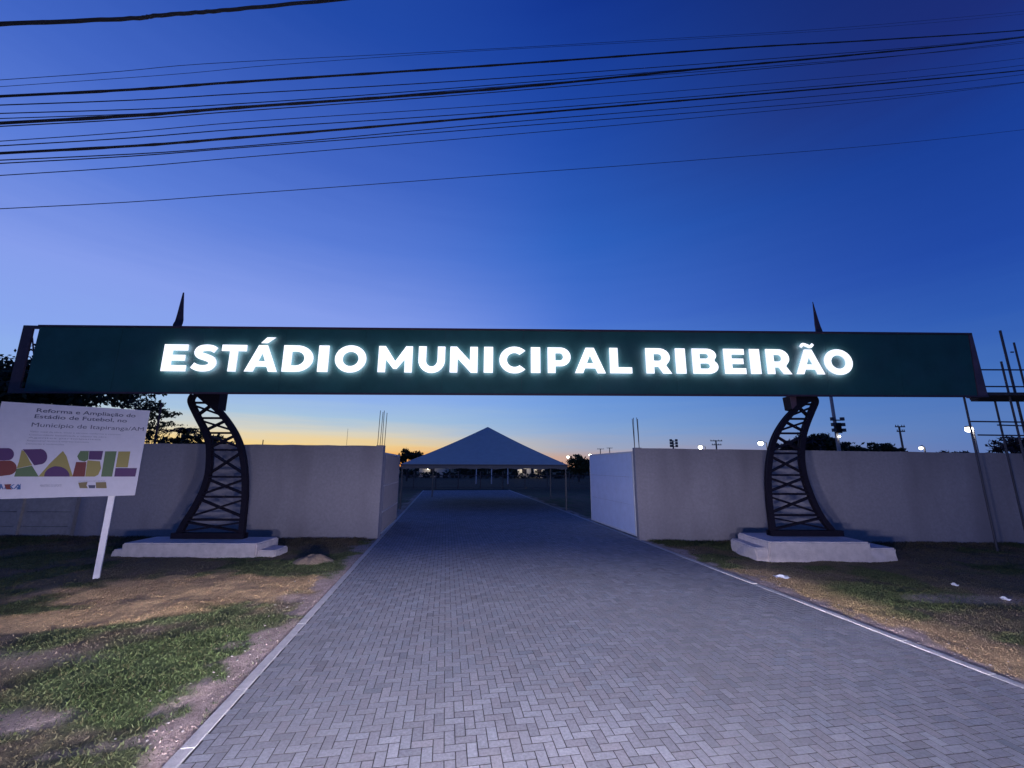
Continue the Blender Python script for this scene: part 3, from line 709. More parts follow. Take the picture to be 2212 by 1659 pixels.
# ================================================================== TENT
TF = 24.9; tx0 = PX(866, 1003, TF); tx1 = PX(1225, 1003, TF); ez = PZ(1045, 1003, TF); tw_ = tx1 - tx0
TB = TF + tw_; ac = ((tx0 + tx1) / 2, (TF + TB) / 2); az_ = PZ(1038, 922, (TF + TB) / 2)
tent = thing('canopy_tent', 'grey pyramid canopy tent standing over the drive beyond the gate', 'tent', (ac[0], ac[1], 0))
m = MB(); n_ = 10; top = Vector((ac[0] - .1, ac[1], az_)); cs = [Vector((tx0, TF, ez)), Vector((tx1, TF, ez)), Vector((tx1, TB, ez)), Vector((tx0, TB, ez))]
for s in range(4):
    a, b = cs[s], cs[(s + 1) % 4]; rows = []
    for r_ in range(n_ + 1):
        q = r_ / n_; row = []
        for c_ in range(n_ + 1):
            p = a.lerp(b, c_ / n_).lerp(top, q); sag = -.22 * math.sin(math.pi * q) * (.35 + .65 * math.sin(math.pi * c_ / n_)); p.z += sag; row.append(p)
        rows.append(row)
    base = [p for r_ in rows for p in r_]; k = n_ + 1
    m.add(base, [(r_ * k + c_, r_ * k + c_ + 1, (r_ + 1) * k + c_ + 1, (r_ + 1) * k + c_) for r_ in range(n_) for c_ in range(n_)])
o = m.build('canopy', M_tent, tent); o.data.polygons.foreach_set('use_smooth', [True] * len(o.data.polygons))
for s in range(4):
    a, b = cs[s], cs[(s + 1) % 4]; m = MB(); K = 36; pts = []
    for i in range(K + 1):
        p = a.lerp(b, i / K); out = (Vector((p.x - ac[0], p.y - ac[1], 0))).normalized() * .03 * math.sin(i * 2.1)
        pts += [p + Vector((0, 0, .0)), p + Vector((0, 0, -.26 - .03 * math.sin(i * 1.3))) + out]
    m.add(pts, [(2 * i, 2 * i + 1, 2 * i + 3, 2 * i + 2) for i in range(K)]); m.build('valance', M_tent_shade, tent)
for c in cs:
    d = Vector((ac[0] - c.x, ac[1] - c.y, 0)).normalized() * .12; m = MB(); m.bar((c.x + d.x, c.y + d.y, -.02), (c.x + d.x, c.y + d.y, ez - .02), .09, n=8); m.build('tent_leg', M_leg, tent)
for s in range(4):
    a, b = cs[s], cs[(s + 1) % 4]; m = MB(); m.bar(a + Vector((0, 0, -.06)), b + Vector((0, 0, -.06)), .06, n=6); m.build('eave_tube', M_leg, tent)

# ================================================================== WORKS BOARD
bTL = None
# board plane through its far edge, turned towards the drive
bR = P(306, 980, 10.05); bdir = Vector((1.93, 1.40, 0)).normalized(); bn = Vector((bdir.y, -bdir.x, 0))
def boardp(x, y):
    d = Vector(ray(x, y)); o = Vector((0, 0, CAMH)); tt = (bR - o).dot(bn) / d.dot(bn); return o + d * tt
pTR = boardp(324, 888); pBR = boardp(289, 1070); pTL = boardp(4, 866); zt_, zb_ = (pTR.z + pTL.z) / 2, pBR.z
bw = (Vector((pTR.x, pTR.y, 0)) - Vector((pTL.x, pTL.y, 0))).length
borg = Vector((pTR.x, pTR.y, 0)) - bdir * bw
board = thing('works_board', 'white construction notice board on white posts with a colourful country name', 'sign', (bR.x - .8, bR.y - .6, 0))
def bp(s, z, o=0.0): return borg + bdir * s + Vector((0, 0, z)) + bn * o
def bslab(name, s0, s1, z0, z1, o0, o1, material):
    m = MB(); lo = [bp(s0, z0, o1), bp(s1, z0, o1), bp(s1, z0, o0), bp(s0, z0, o0)]; hi = [p + Vector((0, 0, z1 - z0)) for p in lo]; m.hexa(lo + hi); return m.build(name, material, board)
bslab('board_panel', 0, bw, zb_, zt_, -.03, 0, M_board)
for z in (zb_ + .02, (zb_ + zt_) / 2, zt_ - .07): bslab('backing_rail', .03, bw - .03, z, z + .05, -.075, -.031, M_post)
ps = (Vector((*G(212, 1243), 0)) - borg).dot(bdir)
for s in (ps, .18): bslab('board_post', s - .055, s + .055, -.3, zt_ - .05, -.19, -.078, M_post)
def blocal(x, y): 
    p = boardp(x, y) - borg; return p.dot(bdir), p.z
Z6 = lambda p: ((p[0] / 3.5677) / 1.8228, (1550 + p[1] / 3.5674) / 1.8228)
def printed(pts, colr, name='printed_shape', o=.002):
    q = [blocal(*Z6(p)) for p in pts]; k = len(q); ar = sum(q[i][0] * q[(i + 1) % k][1] - q[(i + 1) % k][0] * q[i][1] for i in range(k))
    if ar < 0: q = q[::-1]
    fr = [bp(s, z, o + .0015) for s, z in q]; bk = [bp(s, z, o - .0015) for s, z in q]
    m = MB(); m.add(fr + bk, [tuple(range(k)), tuple(range(2 * k - 1, k - 1, -1))] + [((i + 1) % k, i, i + k, (i + 1) % k + k) for i in range(k)]); m.build(name, colr, board)
PU = mat('print_purple', (.10, .045, .13), .6); RD = mat('print_red', (.19, .05, .045), .6); GN = mat('print_green', (.12, .18, .085), .6); YL = mat('print_yellow', (.34, .28, .09), .6); BL_ = mat('print_blue', (.06, .13, .30), .6); TN = mat('print_grey', (.30, .29, .36), .6)
def ell(cx, cy, rx_, ry, a0=0, a1=360, n=20): return [(cx + rx_ * math.cos(math.radians(a0 + (a1 - a0) * i / n)), cy + ry * math.sin(math.radians(a0 + (a1 - a0) * i / n))) for i in range(n + (0 if a1 - a0 >= 360 else 1))]
printed([(-60, 765), (120, 765)] + ell(115, 850, 82, 85, -80, 80, 10) + [(60, 940), (-60, 935)], PU)
printed([(-60, 945), (120, 940)] + ell(110, 1040, 125, 105, -75, 75, 10) + [(0, 1160), (-60, 1160)], RD)
printed([(305, 790), (265, 960), (235, 1050), (455, 1005), (420, 950), (380, 870), (340, 810)], YL)
printed([(318, 782), (560, 778)] + ell(560, 885, 105, 110, -85, 60, 10) + [(590, 990), (480, 1008), (420, 920), (365, 840)], PU, o=.004)
printed([(232, 1055), (450, 1012), (545, 1165), (200, 1165)], GN)
printed([(885, 805), (935, 880), (1025, 1165), (540, 1165), (700, 980)], YL)
printed(ell(800, 1165, 180, 145, 180, 360, 16), PU, o=.004)
printed([(1130, 805), (1250, 805), (1240, 925), (1190, 955), (1110, 935), (1085, 880)], GN)
printed([(1255, 805), (1450, 805), (1425, 930), (1246, 925)], PU)
printed([(1070, 960), (1215, 960), (1190, 1165), (1018, 1165)], RD)
printed([(1228, 935), (1405, 950), (1420, 1050), (1380, 1140), (1330, 1165), (1197, 1165)], YL)
printed([(1478, 810), (1640, 810), (1575, 1165), (1420, 1165)], GN)
printed([(1665, 812), (1832, 812), (1795, 1035), (1625, 1035)], YL)
printed([(1622, 1045), (1925, 1045), (1900, 1165), (1605, 1165)], PU)
# partner marks along the foot
printed([(0, 1270), (28, 1270), (10, 1345), (0, 1345)], BL_); printed([(60, 1275), (160, 1270), (140, 1310), (170, 1345), (90, 1345)], RD); printed([(230, 1345), (290, 1262), (290, 1345)], BL_)
printed([(1100, 1250), (1230, 1240), (1215, 1290), (1235, 1328), (1120, 1328)], mat('print_ochre', (.22, .17, .08), .6)); printed([(1240, 1285), (1340, 1285), (1335, 1328), (1250, 1328)], M_ink)
printed([(1345, 1245), (1490, 1242), (1500, 1328), (1350, 1328)], mat('print_ochre', (.22, .17, .08), .6))
def text_on(string, p0, p1, hpx, name='printed_text', material=M_ink, weight=.0):
    (s0, z0), (s1, _) = blocal(*Z6(p0)), blocal(*Z6(p1)); zb0 = blocal(*Z6((p0[0], p0[1])))[1]; zt0 = blocal(*Z6((p0[0], p0[1] - hpx)))[1]
    fc = bpy.data.curves.new('txt', 'FONT'); fc.body = string; fc.size = 1; fc.offset = weight; fc.extrude = .002
    ob = bpy.data.objects.new('txt', fc); col.objects.link(ob); dg = bpy.context.evaluated_depsgraph_get(); me = bpy.data.meshes.new_from_object(ob.evaluated_get(dg)); bpy.data.objects.remove(ob)
    xs = [v.co.x for v in me.vertices]; w = max(xs) - min(xs); caph = .73
    sx_, sz_ = (s1 - s0) / w, (zt0 - zb0) / caph; x0 = min(xs)
    for v in me.vertices: v.co = bp(s0 + (v.co.x - x0) * sx_, z0 + v.co.y * sz_, .0022 + (v.co.z) * .4)
    me.materials.clear(); me.materials.append(material); me.name = name; put(name, me, board, kind='stuff')
text_on('Reforma e Ampliação do', (512, 258), (1915, 262), 56, weight=.012)
text_on('Estádio de Futebol, no', (482, 342), (1790, 350), 56, weight=.012)
text_on('Município de Itapiranga/AM', (440, 462), (2025, 470), 62, weight=.0)
for i, (y0, xe) in enumerate(((540, 1700), (585, 1500), (625, 1420), (668, 1250), (712, 900))):
    text_on(['Valor total da obra, início e término conforme o contrato', 'Comunidade beneficiada e objeto da obra', 'Agentes participantes', 'Responsável técnico e empresa executora', 'Denúncias e reclamações'][i], (420 - i * 14, y0), (xe, y0 + 4), 22, material=TN)
text_on('CAIXA', (-150, 1345), (290, 1345), 70, material=BL_, weight=.015)
text_on('MINISTÉRIO DO ESPORTE', (560, 1310), (860, 1310), 34, material=TN)
text_on('GOVERNO DO BRASIL', (1100, 1240), (1480, 1240), 18, material=TN)

# ================================================================== SCAFFOLD
scaf = thing('scaffold', 'tall thin steel tube scaffold with a plank deck beside the sign end', 'scaffold', (17.2, 13.6, 0))
def svert(xp, yp, D, ytop, ybot_ground=True):
    a = P(xp, yp, D); zt = CAMH + (P(xp, ytop, D).z - CAMH); m = MB(); m.bar((a.x, D, -.05), (a.x, D, zt), .06, n=8); m.build('standard_tube', M_scaf, scaf); return a.x
xa = svert(2105, 962, 13.3, 850); xb = svert(2150, 870, 14.4, 851); xc = svert(2190, 895, 13.3, 781); xd = svert(2205, 800, 14.4, 740)
xe = xc + 1.6; m = MB(); m.bar((xe, 13.3, -.05), (xe, 13.3, 7.5), .075, n=8); m.build('standard_tube', M_scaf, scaf)
m = MB(); m.bar((xe, 14.4, -.05), (xe, 14.4, 7.5), .075, n=8); m.build('standard_tube', M_scaf, scaf)
for yp, xs_ in ((911, xa - .05), (940, xa + .1), (1086, xc), (1145, xc + .5)):
    z = PZ(2110, yp, 13.3); m = MB(); m.bar((xs_, 13.22, z), (xe + .2, 13.22, z - .03), .05, n=6); m.build('ledger_tube', M_scaf, scaf)
    if yp < 1000: m = MB(); m.bar((xb - .2, 14.32, z), (xe + .2, 14.32, z - .03), .05, n=6); m.build('ledger_tube', M_scaf, scaf)
for yp in (800, 836):
    z = PZ(2140, yp, 13.3); m = MB(); m.bar((xa + .3, 13.22, z), (xe + .2, 13.22, z), .05, n=6); m.build('ledger_tube', M_scaf, scaf)
z = PZ(2200, 762, 14.4); m = MB(); m.bar((xd - .3, 14.32, z), (xe + .2, 14.32, z), .05, n=6); m.build('ledger_tube', M_scaf, scaf)
zd = PZ(2160, 853, 13.3)
for k in range(4):
    m = MB(); m.box((xa + .25 + k * .4, 13.1 + k * .33, zd - .05), (xe + .3, 13.1 + k * .33 + .31, zd + .05)); m.build('deck_plank', M_wood, scaf)

# ================================================================== TREES
def foliage(name, parent, blobs, n, size, colr=(.03, .042, .022), jit=.5, droop=0.0):
    tot = sum(b[3] * b[4] * b[5] for b in blobs); V = []; T = []
    for (x, y, z, rx_, ry, rz) in blobs:
        k = max(20, int(n * rx_ * ry * rz / tot)); d = rng.normal(size=(k, 3)); d /= np.linalg.norm(d, axis=1)[:, None]; r = rng.random(k) ** .45
        c = np.array((x, y, z)) + d * r[:, None] * np.array((rx_, ry, rz)); 
        # clumping: pull leaves to twig centres
        tw = c[rng.integers(k, size=max(4, k // 14))]; idx = rng.integers(len(tw), size=k); c = tw[idx] + rng.normal(size=(k, 3)) * np.array((rx_, ry, rz)) * .13
        e1 = rng.normal(size=(k, 3)); e1[:, 2] -= droop; e1 /= np.linalg.norm(e1, axis=1)[:, None]; e2 = np.cross(e1, rng.normal(size=(k, 3))); e2 /= np.linalg.norm(e2, axis=1)[:, None]
        s = size * (.6 + .9 * rng.random(k))[:, None]
        V.append(np.stack([c - e1 * s, c + e2 * s * .42, c + e1 * s, c - e2 * s * .42], 1)); t = np.array(colr) * (.55 + .9 * rng.random(k))[:, None]; T.append(np.repeat(t[:, None, :], 4, 1))
    v = np.concatenate(V).reshape(-1, 3); t = np.concatenate(T).reshape(-1, 3); f = np.arange(len(v)).reshape(-1, 4)
    return put(name, np_mesh(name, v, f, M_leaf, t), parent)
def tree(label, x, y, h, blobs, n, size, group=None, colr=(.03, .042, .022), tr=.16, name='tree', droop=0.0, cat='tree'):
    t = thing(name, label, cat, (x, y, 0), group)
    m = MB(); m.tube([(x, y, -.1), (x + .06 * h * .2, y, h * .3), (x - .05, y + .1, h * .62)], [tr, tr * .8, tr * .5], 8); m.build('trunk', M_bark, t)
    for b in sorted(blobs, key=lambda b: -b[3] * b[4] * b[5])[:6]:
        m = MB(); m.tube([(x - .03, y + .05, h * .5), ((x + b[0]) / 2, (y + b[1]) / 2, (h * .55 + b[2]) / 2 + .15), (b[0], b[1], b[2])], [tr * .45, tr * .3, tr * .12], 5); m.build('limb', M_bark, t)
    foliage('crown', t, blobs, n, size, colr, droop=droop); return t
def pb(xp, yp, D, rx_, rz, ry=None):     # a crown lobe given by where it stands
    p = P(xp, yp, D); return (p.x, D, p.z, rx_, ry or rx_, rz)
D = 22
tree('big dark broad crowned tree overhanging the works board behind the wall', PX(40, 900, D), D + 1, 6.5,
     [pb(-60, 828, D, 3.0, 1.55), pb(60, 840, D, 2.6, 1.15), pb(150, 815, D + 1, 2.4, 1.5), pb(235, 830, D, 2.1, 1.15), pb(-160, 850, D, 3, 1.8), pb(100, 862, D, 1.6, .5), pb(30, 850, D - 1, 1.5, .55), pb(-20, 800, D, 1.0, .65), pb(170, 858, D, 1.3, .35), pb(275, 850, D, .9, .7)], 15000, .16, tr=.3)
tree('thin feathery tree with drooping twigs beside the works board', PX(325, 930, 21), 21.3, 4.6,
     [pb(318, 880, 21, .9, .45), pb(345, 893, 21, .8, .28), pb(362, 918, 21, .6, .22), pb(330, 930, 21, .7, .3), pb(345, 950, 21, .8, .22), pb(308, 905, 21, .7, .5)], 2600, .075, tr=.07, droop=.8)
# palm and shrubs behind the wall
pc = P(397, 938, 20); palm = thing('palm_tree', 'small palm with arching fronds peeking over the wall beside the curved pillar', 'palm', (pc.x, 20, 0))
m = MB(); m.tube([(pc.x, 20, -.1), (pc.x + .05, 20, pc.z * .5), (pc.x, 20, pc.z)], [.14, .12, .1], 8); m.build('trunk', M_bark, palm)
for k in range(13):
    a = 2 * math.pi * k / 13 + random.random() * .3; ln = random.uniform(.8, 1.25); rise = random.uniform(.35, 1.15); m = MB(); pts = []
    for i in range(9):
        s = i / 8; pts.append(Vector((pc.x + math.cos(a) * ln * s, 20 + math.sin(a) * ln * s, pc.z + rise * (s * 1.5 - 1.7 * s * s))))
    m.tube(pts, [.018 * (1 - .8 * i / 8) for i in range(9)], 4)
    for i in range(1, 9):
        d = (pts[i] - pts[i - 1]).normalized(); sd_ = d.cross(Vector((0, 0, 1))).normalized()
        for q in (-1, 1):
            tip = pts[i] + sd_ * q * .22 * (1.1 - i / 10) + d * .12 - Vector((0, 0, .07)); m.add([pts[i - 1], pts[i], tip], [(0, 1, 2)])
    m.build('frond', M_bark if False else M_leaf, palm)
for (xp, yp, D, r_, h, lab) in ((425, 945, 19, .55, .45, 'dark shrub poking over the wall between the palm and the curved pillar'), (375, 955, 19.5, .6, .3, 'low dark shrub in front of the palm at the wall top'), (468, 950, 20, .45, .3, 'dark shrub seen through the lattice of the curved pillar')):
    p = P(xp, yp, D); tree(lab, p.x, D, p.z, [(p.x, D, p.z, r_, .5, h), (p.x + .3, D, p.z - .2, r_ * .7, .5, h * .8)], 420, .09, tr=.05, name='shrub', cat='shrub')
# trees behind the wall on the scaffold side
D = 42
tree('dark round tree behind the pillar nearer the scaffold', PX(1722, 980, D), D, 4.2, [pb(1708, 972, D, 1.6, .9), pb(1738, 966, D, 1.7, 1.2), pb(1690, 985, D, 1.4, .6)], 2600, .2, colr=(.04, .03, .028))
tree('dark bushy tree beside the floodlight pole', PX(1775, 975, D), D, 4.3, [pb(1762, 955, D, 1.1, .8), pb(1782, 957, D, 1.2, .85), pb(1800, 970, D, 1.2, .6)], 2600, .2)
for (xp, yp, r_, h, lab) in ((1838, 968, 1.0, .6, 'low dark tree just past the floodlight pole'), (1866, 974, .8, .4, 'small dark clump between the floodlight pole and the utility pole'), (1905, 968, 1.3, .5, 'long low dark tree nearest the thin utility pole')):
    tree(lab, PX(xp, yp, D), D, 3.6, [pb(xp - 8, yp, D, r_, h), pb(xp + 12, yp + 6, D, r_, h * .8)], 1000, .17)
for (xp, yp, r_, h, D, lab) in ((2060, 985, .9, .4, 30, 'small dark shrub at the foot of the bright street lamp'), (2190, 968, 1.1, .7, 26, 'dark reddish tree behind the wall at the scaffold')):
    tree(lab, PX(xp, yp, D), D, 3.3, [pb(xp - 10, yp, D, r_, h), pb(xp + 14, yp + 3, D, r_, h)], 1000, .13, colr=(.045, .026, .026))
# trees beyond the field
D = 70
tree('dark leafy tree in the gap between the tent and the white gate leaf', PX(1250, 1020, D), D, 4.5, [pb(1248, 996, D, 1.5, 1.0), pb(1258, 1006, D, 1.6, 1.2), pb(1238, 1012, D, 1.2, .9), pb(1270, 1008, D, 1.3, 1.2)], 3000, .22, colr=(.035, .05, .02))
tree('dark tree between the ribbed gate leaf and the tent', PX(880, 1000, D), D, 4.5, [pb(876, 982, D, 1.1, .9), pb(888, 985, D, 1.3, .8), pb(902, 983, D, 1.0, .7), pb(865, 992, D, 1.2, .7)], 2600, .2)
for i_, (xp, yp, D, r_) in enumerate(((920, 1006, 105, 2.2), (945, 1004, 118, 2.6), (1000, 1006, 112, 2.4), (1030, 1007, 100, 2.0), (1055, 1005, 120, 2.8), (1085, 1007, 108, 2.4), (1108, 1006, 115, 2.2), (1190, 1006, 110, 2.6), (1212, 1007, 104, 2.2))):
    tree('dark distant tree of the row seen under the tent canopy', PX(xp, yp, D), D, 3.4, [pb(xp - 6, yp, D, r_, .95), pb(xp + 9, yp + 3, D, r_, .8), pb(xp, yp + 7, D, r_ * 1.2, .8)], 900, .25, group='distant trees under the tent', name='tree')
hb = []
for k in range(46): hb.append((-75 + k * 3.6, 128 + random.uniform(-4, 4), random.uniform(.9, 1.8), 2.8, 2, random.uniform(1.2, 1.9)))
foliage('treeline', None, hb, 9000, .4); bpy.data.objects['treeline']['kind'] = 'stuff'; bpy.data.objects['treeline']['label'] = 'far dark wood closing the view beyond the field'; bpy.data.objects['treeline']['category'] = 'trees'

# ================================================================== BUILDINGS AND FENCE BEYOND
def house(x0p, x1p, ytop, ybot, D, label, lit):
    a = P(x0p, ytop, D); b = P(x1p, ybot, D); t = thing('house', label, 'house', ((a.x + b.x) / 2, D, 0), 'far white houses')
    hz = max(a.z, 2.0); m = MB(); m.box((a.x, D, -.1), (b.x, D + 5, hz)); m.build('house_wall', M_house, t)
    m = MB(); ym = D + 2.5; e = .5; zr = hz + 1.1
    m.add([(a.x - e, D - e, hz), (b.x + e, D - e, hz), (b.x + e, D + 5 + e, hz), (a.x - e, D + 5 + e, hz), (a.x - e, ym, zr), (b.x + e, ym, zr)], [(0, 1, 5, 4), (2, 3, 4, 5), (0, 4, 3), (1, 2, 5), (0, 3, 2, 1)]); m.build('roof', M_roof, t)
    w = b.x - a.x; k = max(1, int(w / 3.5))
    for i in range(k):
        xc_ = a.x + w * (i + .5) / k; m = MB(); m.box((xc_ - .5, D - .05, .9), (xc_ + .5, D - .005, 1.9)); m.build('window', M_black, t)
    if lit:
        m = MB(); m.ball((a.x + w * .35, D - .6, hz - .35), .14); m.build('porch_lamp', M_lamp, t)
        ld = bpy.data.lights.new('porch_light', 'POINT'); ld.energy = lit; ld.color = (1, .88, .66); ld.shadow_soft_size = .2
        lo = bpy.data.objects.new('porch_light', ld); lo.location = (a.x + w * .35, D - 1.2, hz - .3); col.objects.link(lo)
house(906, 962, 1009, 1019, 96, 'long low white house with a red roof under the tent near the ribbed gate leaf', 25)
house(1118, 1147, 1008, 1019, 92, 'small lit white house under the tent, first of the two near the smooth gate leaf', 75)
house(1154, 1176, 1007, 1018, 94, 'small lit cream house under the tent closest to the smooth gate leaf', 75)
hb2 = [(-26 + k * 1.5, 88 + random.uniform(-.6, .6), random.uniform(.55, .8), 1.1, .8, random.uniform(.75, .95)) for k in range(34)]
hd = thing('hedge', 'long low dark hedge across the field in front of the white houses', 'hedge', (0, 88, 0)); foliage('leaves', hd, hb2, 7000, .2, (.02, .035, .02))
for xp_, lab_ in ((1029, 'pale slim post under the tent, first of three from the ribbed gate leaf'), (1062, 'pale slim post under the tent, middle one of three'), (1097, 'pale slim post under the tent, nearest the lit houses')):
    x_ = PX(xp_, 1020, 60); t = thing('pale_post', lab_, 'post', (x_, 60, 0), 'pale posts on the field'); m = MB(); m.tube([(x_, 60, -.1), (x_, 60, PZ(xp_, 1011, 60))], [.07, .06], 8); m.build('shaft', M_post, t)
    m = MB(); m.box((x_ - .1, 59.9, PZ(xp_, 1011, 60)), (x_ + .1, 60.1, PZ(xp_, 1011, 60) + .05)); m.build('cap', M_post, t)
fence = thing('metal_fence', 'thin metal picket fence with posts across the field beyond the drive', 'fence', (0, 47, 0))
fx0, fx1 = -16.0, 14.0
m = MB(); k = 0; xx = fx0
while xx < fx1: m.bar((xx, 47, -.05), (xx, 47, 1.55), .022); xx += .14
m.build('picket', M_scaf, fence, kind='stuff')
for z in (.15, 1.45): m = MB(); m.bar((fx0, 47.03, z), (fx1, 47.03, z), .045); m.build('fence_rail', M_scaf, fence)
xx = fx0
while xx < fx1 + .1: m = MB(); m.bar((xx, 47.05, -.1), (xx, 47.05, 1.9), .09); m.build('fence_post', M_pole, fence); xx += 2.5

# ================================================================== POLES AND LAMPS
def pole(name, label, xp, yp, D, ztop, r_, material, arms=(), cat='pole', group=None):
    x = PX(xp, yp, D); t = thing(name, label, cat, (x, D, 0), group)
    m = MB(); m.tube([(x, D, -.1), (x, D, ztop * .5), (x, D, ztop)], [r_, r_ * .85, r_ * .7], 8); m.build('shaft', material, t)
    for (z, w) in arms:
        m = MB(); m.box((x - w / 2, D - .06 - r_, z - .06), (x + w / 2, D + .06 - r_, z + .06)); m.build('crossarm', M_pole, t)
        for q in (-.45, -.2, .2, .45):
            m = MB(); m.tube([(x + q * w, D - r_, z + .06), (x + q * w, D - r_, z + .22)], .04, 6); m.build('insulator', M_pole, t)
    return t, x
pole('utility_pole', 'slim brown pole rising between the feathery tree and the curved pillar', 344, 900, 20.5, 5.6, .065, M_frame)
t, x = pole('utility_pole', 'pole with two crossarms above the wall between two street lamps', 1547, 960, 70, PZ(1547, 951, 70), .16, M_pole, ((PZ(1547, 952.5, 70), 2.0), (PZ(1547, 961, 70), 1.6)), group='far utility poles')
t, x = pole('utility_pole', 'thin pole with a short crossarm standing past the low dark trees', 1949, 960, 48, PZ(1944, 921, 48), .13, M_pole, ((PZ(1944, 922, 48), 1.1), (PZ(1944, 932, 48), .9)), group='far utility poles')
t, x = pole('utility_pole', 'tiny crossarm pole above the white gate leaf, farther from the corner', 1297, 975, 120, PZ(1297, 969, 120), .16, M_pole, ((PZ(1297, 970, 120), 2.0),), group='far utility poles')
t, x = pole('utility_pole', 'tiny crossarm pole above the white gate leaf, nearer the corner column', 1317, 975, 130, PZ(1317, 967, 130), .16, M_pole, ((PZ(1317, 968, 130), 1.8),), group='far utility poles')
def flood_cluster(t, x, D, zs, w, sz):
    for z in zs:
        m = MB(); m.box((x - w / 2, D - .2, z - .05), (x + w / 2, D - .1, z + .05)); m.build('lamp_bracket', M_pole, t)
        for q in (-.5, .5):
            m = MB(); c = (x + q * w, D - .35, z + sz * .3); m.box((c[0] - sz / 2, c[1] - .1, c[2] - sz / 2), (c[0] + sz / 2, c[1] + .1, c[2] + sz / 2)); m.build('floodlight', M_pole, t)
t, x = pole('floodlight_pole', 'short mast with a stack of unlit floodlights above the wall', 1454, 960, 75, PZ(1454, 951, 75), .18, M_pole, (), 'floodlight')
flood_cluster(t, x, 75, (PZ(1454, 953, 75), PZ(1454, 959, 75), PZ(1454, 965, 75)), 1.0, .42)
t, x = pole('floodlight_pole', 'tall leaning grey mast with floodlights and one small lit lamp', 1806, 930, 38, PZ(1790, 800, 38), .17, M_polel, (), 'floodlight')
flood_cluster(t, x, 38, (PZ(1806, 908, 38), PZ(1806, 920, 38), PZ(1806, 932, 38)), .9, .30)
m = MB(); m.ball((x, 37.7, PZ(1810, 943, 38)), .09); m.build('lamp_bulb', M_lampw, t)
m = MB(); m.box((x - .25, 37.6, PZ(1806, 936, 38)), (x + .25, 37.8, PZ(1806, 914, 38))); m.build('transformer', M_leaf, t)
def street_lamp(label, xp, yp, D, r_, lens=M_lamp, arm=1.0, watt=0, polecol=M_pole):
    r_ *= 1.12
    z = PZ(xp, yp, D); x = PX(xp, yp, D); t = thing('street_lamp', label, 'street lamp', (x + arm, D, 0), 'lit street lamps beyond the wall')
    m = MB(); m.tube([(x + arm, D, -.1), (x + arm, D, z + .1)], [.09, .07], 8); m.build('lamp_post', polecol, t)
    m = MB(); m.tube([(x + arm, D, z + .1), (x + arm * .5, D, z + .3), (x, D, z + .22)], .04, 6); m.build('lamp_arm', polecol, t)
    m = MB(); m.ball((x, D, z + r_ * .75), r_ * .9, 10, 6, sz=(1.2, 1, .4)); m.build('lamp_head', M_pole, t)
    m = MB(); m.ball((x, D, z), r_, 10, 8, sz=(1, 1, .95)); m.build('lamp_bulb', lens, t)
    if watt:
        ld = bpy.data.lights.new('street_light', 'POINT'); ld.energy = watt; ld.color = (1, .93, .78); ld.shadow_soft_size = r_
        lo = bpy.data.objects.new('street_light', ld); lo.location = (x, D, z - r_ * 1.6); col.objects.link(lo)
street_lamp('lit street lamp above the wall beside the stacked floodlights', 1513, 966, 85, .36)
street_lamp('brightest round lit street lamp just before the pillar nearer the scaffold', 1643, 957.5, 70, .36)
street_lamp('lit lamp just beside the tent eave, left of the leafy tree', 1227, 987, 150, .42, arm=.5)
street_lamp('lit lamp at the back top corner of the white gate leaf', 1275, 983, 140, .42, arm=.5)
street_lamp('low small lit lamp in front of the leafy tree beside the tent', 1233.5, 1009.5, 75, .13, arm=.3)
street_lamp('small white lit lamp above the wall between utility pole and bright lamp', 1989, 968, 45, .15, M_lampw, .4)
street_lamp('bright street lamp on a pale post next to the scaffold', 2093, 927, 36, .24, M_lampw, .35, 0, M_polel)
pole('radio_mast', 'very thin far mast above the wall between pillar and gate rods', 750, 945, 140, PZ(750, 926, 140), .07, M_pole, cat='mast')
pole('antenna', 'tiny antenna stub on the wall top between the pillar and the radio mast', 568, 955, 16.5, PZ(568, 950, 16.5), .025, M_pole, cat='antenna')

# ================================================================== OVERHEAD CABLES
def cable(label, pts, D, r_, sag=.0, strands=1):
    q = [P(a, b, D, .3) for a, b in pts]
    if len(q) == 2: q = [q[0], q[0].lerp(q[1], .5), q[1]]
    d0 = (q[0] - q[1]).normalized(); d1 = (q[-1] - q[-2]).normalized()
    q = [q[0] + d0 * 30 + Vector((0, 0, 1.5)), q[0] + d0 * 12 + Vector((0, 0, .35))] + q + [q[-1] + d1 * 12 + Vector((0, 0, .1)), q[-1] + d1 * 30 + Vector((0, 0, .6))]
    r_ *= .72
    m = MB(); m.tube(spline(q, 6), r_, 6)
    if strands > 1:
        sp_ = spline(q, 14)
        for s in range(strands):
            ph = 2 * math.pi * s / strands; m2 = [p + Vector((0, math.cos(ph + i * .9) * r_ * .8, math.sin(ph + i * .9) * r_ * .8)) for i, p in enumerate(sp_)]; m.tube(m2, r_ * .45, 5)
    m.build('cable', M_cable, label=label, category='cable', group='overhead cables along the street')
cable('thick cable bundle cutting the very top corner of the sky', [(0, 52), (370, 31), (750, -3)], 6.0, .030, strands=3)
cable('faint hair thin cable, topmost below the corner bundle', [(25, 171), (440, 138), (843, 117), (1300, 92)], 9.0, .007)
cable('second faint thin cable below the topmost hair thin one', [(190, 174), (600, 140), (1000, 112), (1500, 84)], 9.0, .006)
cable('upper thick black cable of the three thick ones', [(0, 208), (546, 175), (1097, 139), (1601, 103), (1900, 86)], 8.0, .027, strands=2)
cable('thin cable close beneath the upper thick cable', [(0, 227), (546, 201), (1097, 168), (1700, 124)], 8.2, .012)
cable('thin cable between the upper and middle thick cables', [(0, 245), (546, 222), (1097, 181), (1700, 131)], 8.3, .011)
cable('thin cable crossing the middle thick cable from above', [(0, 256), (546, 231), (1097, 186), (1700, 140)], 8.5, .010)
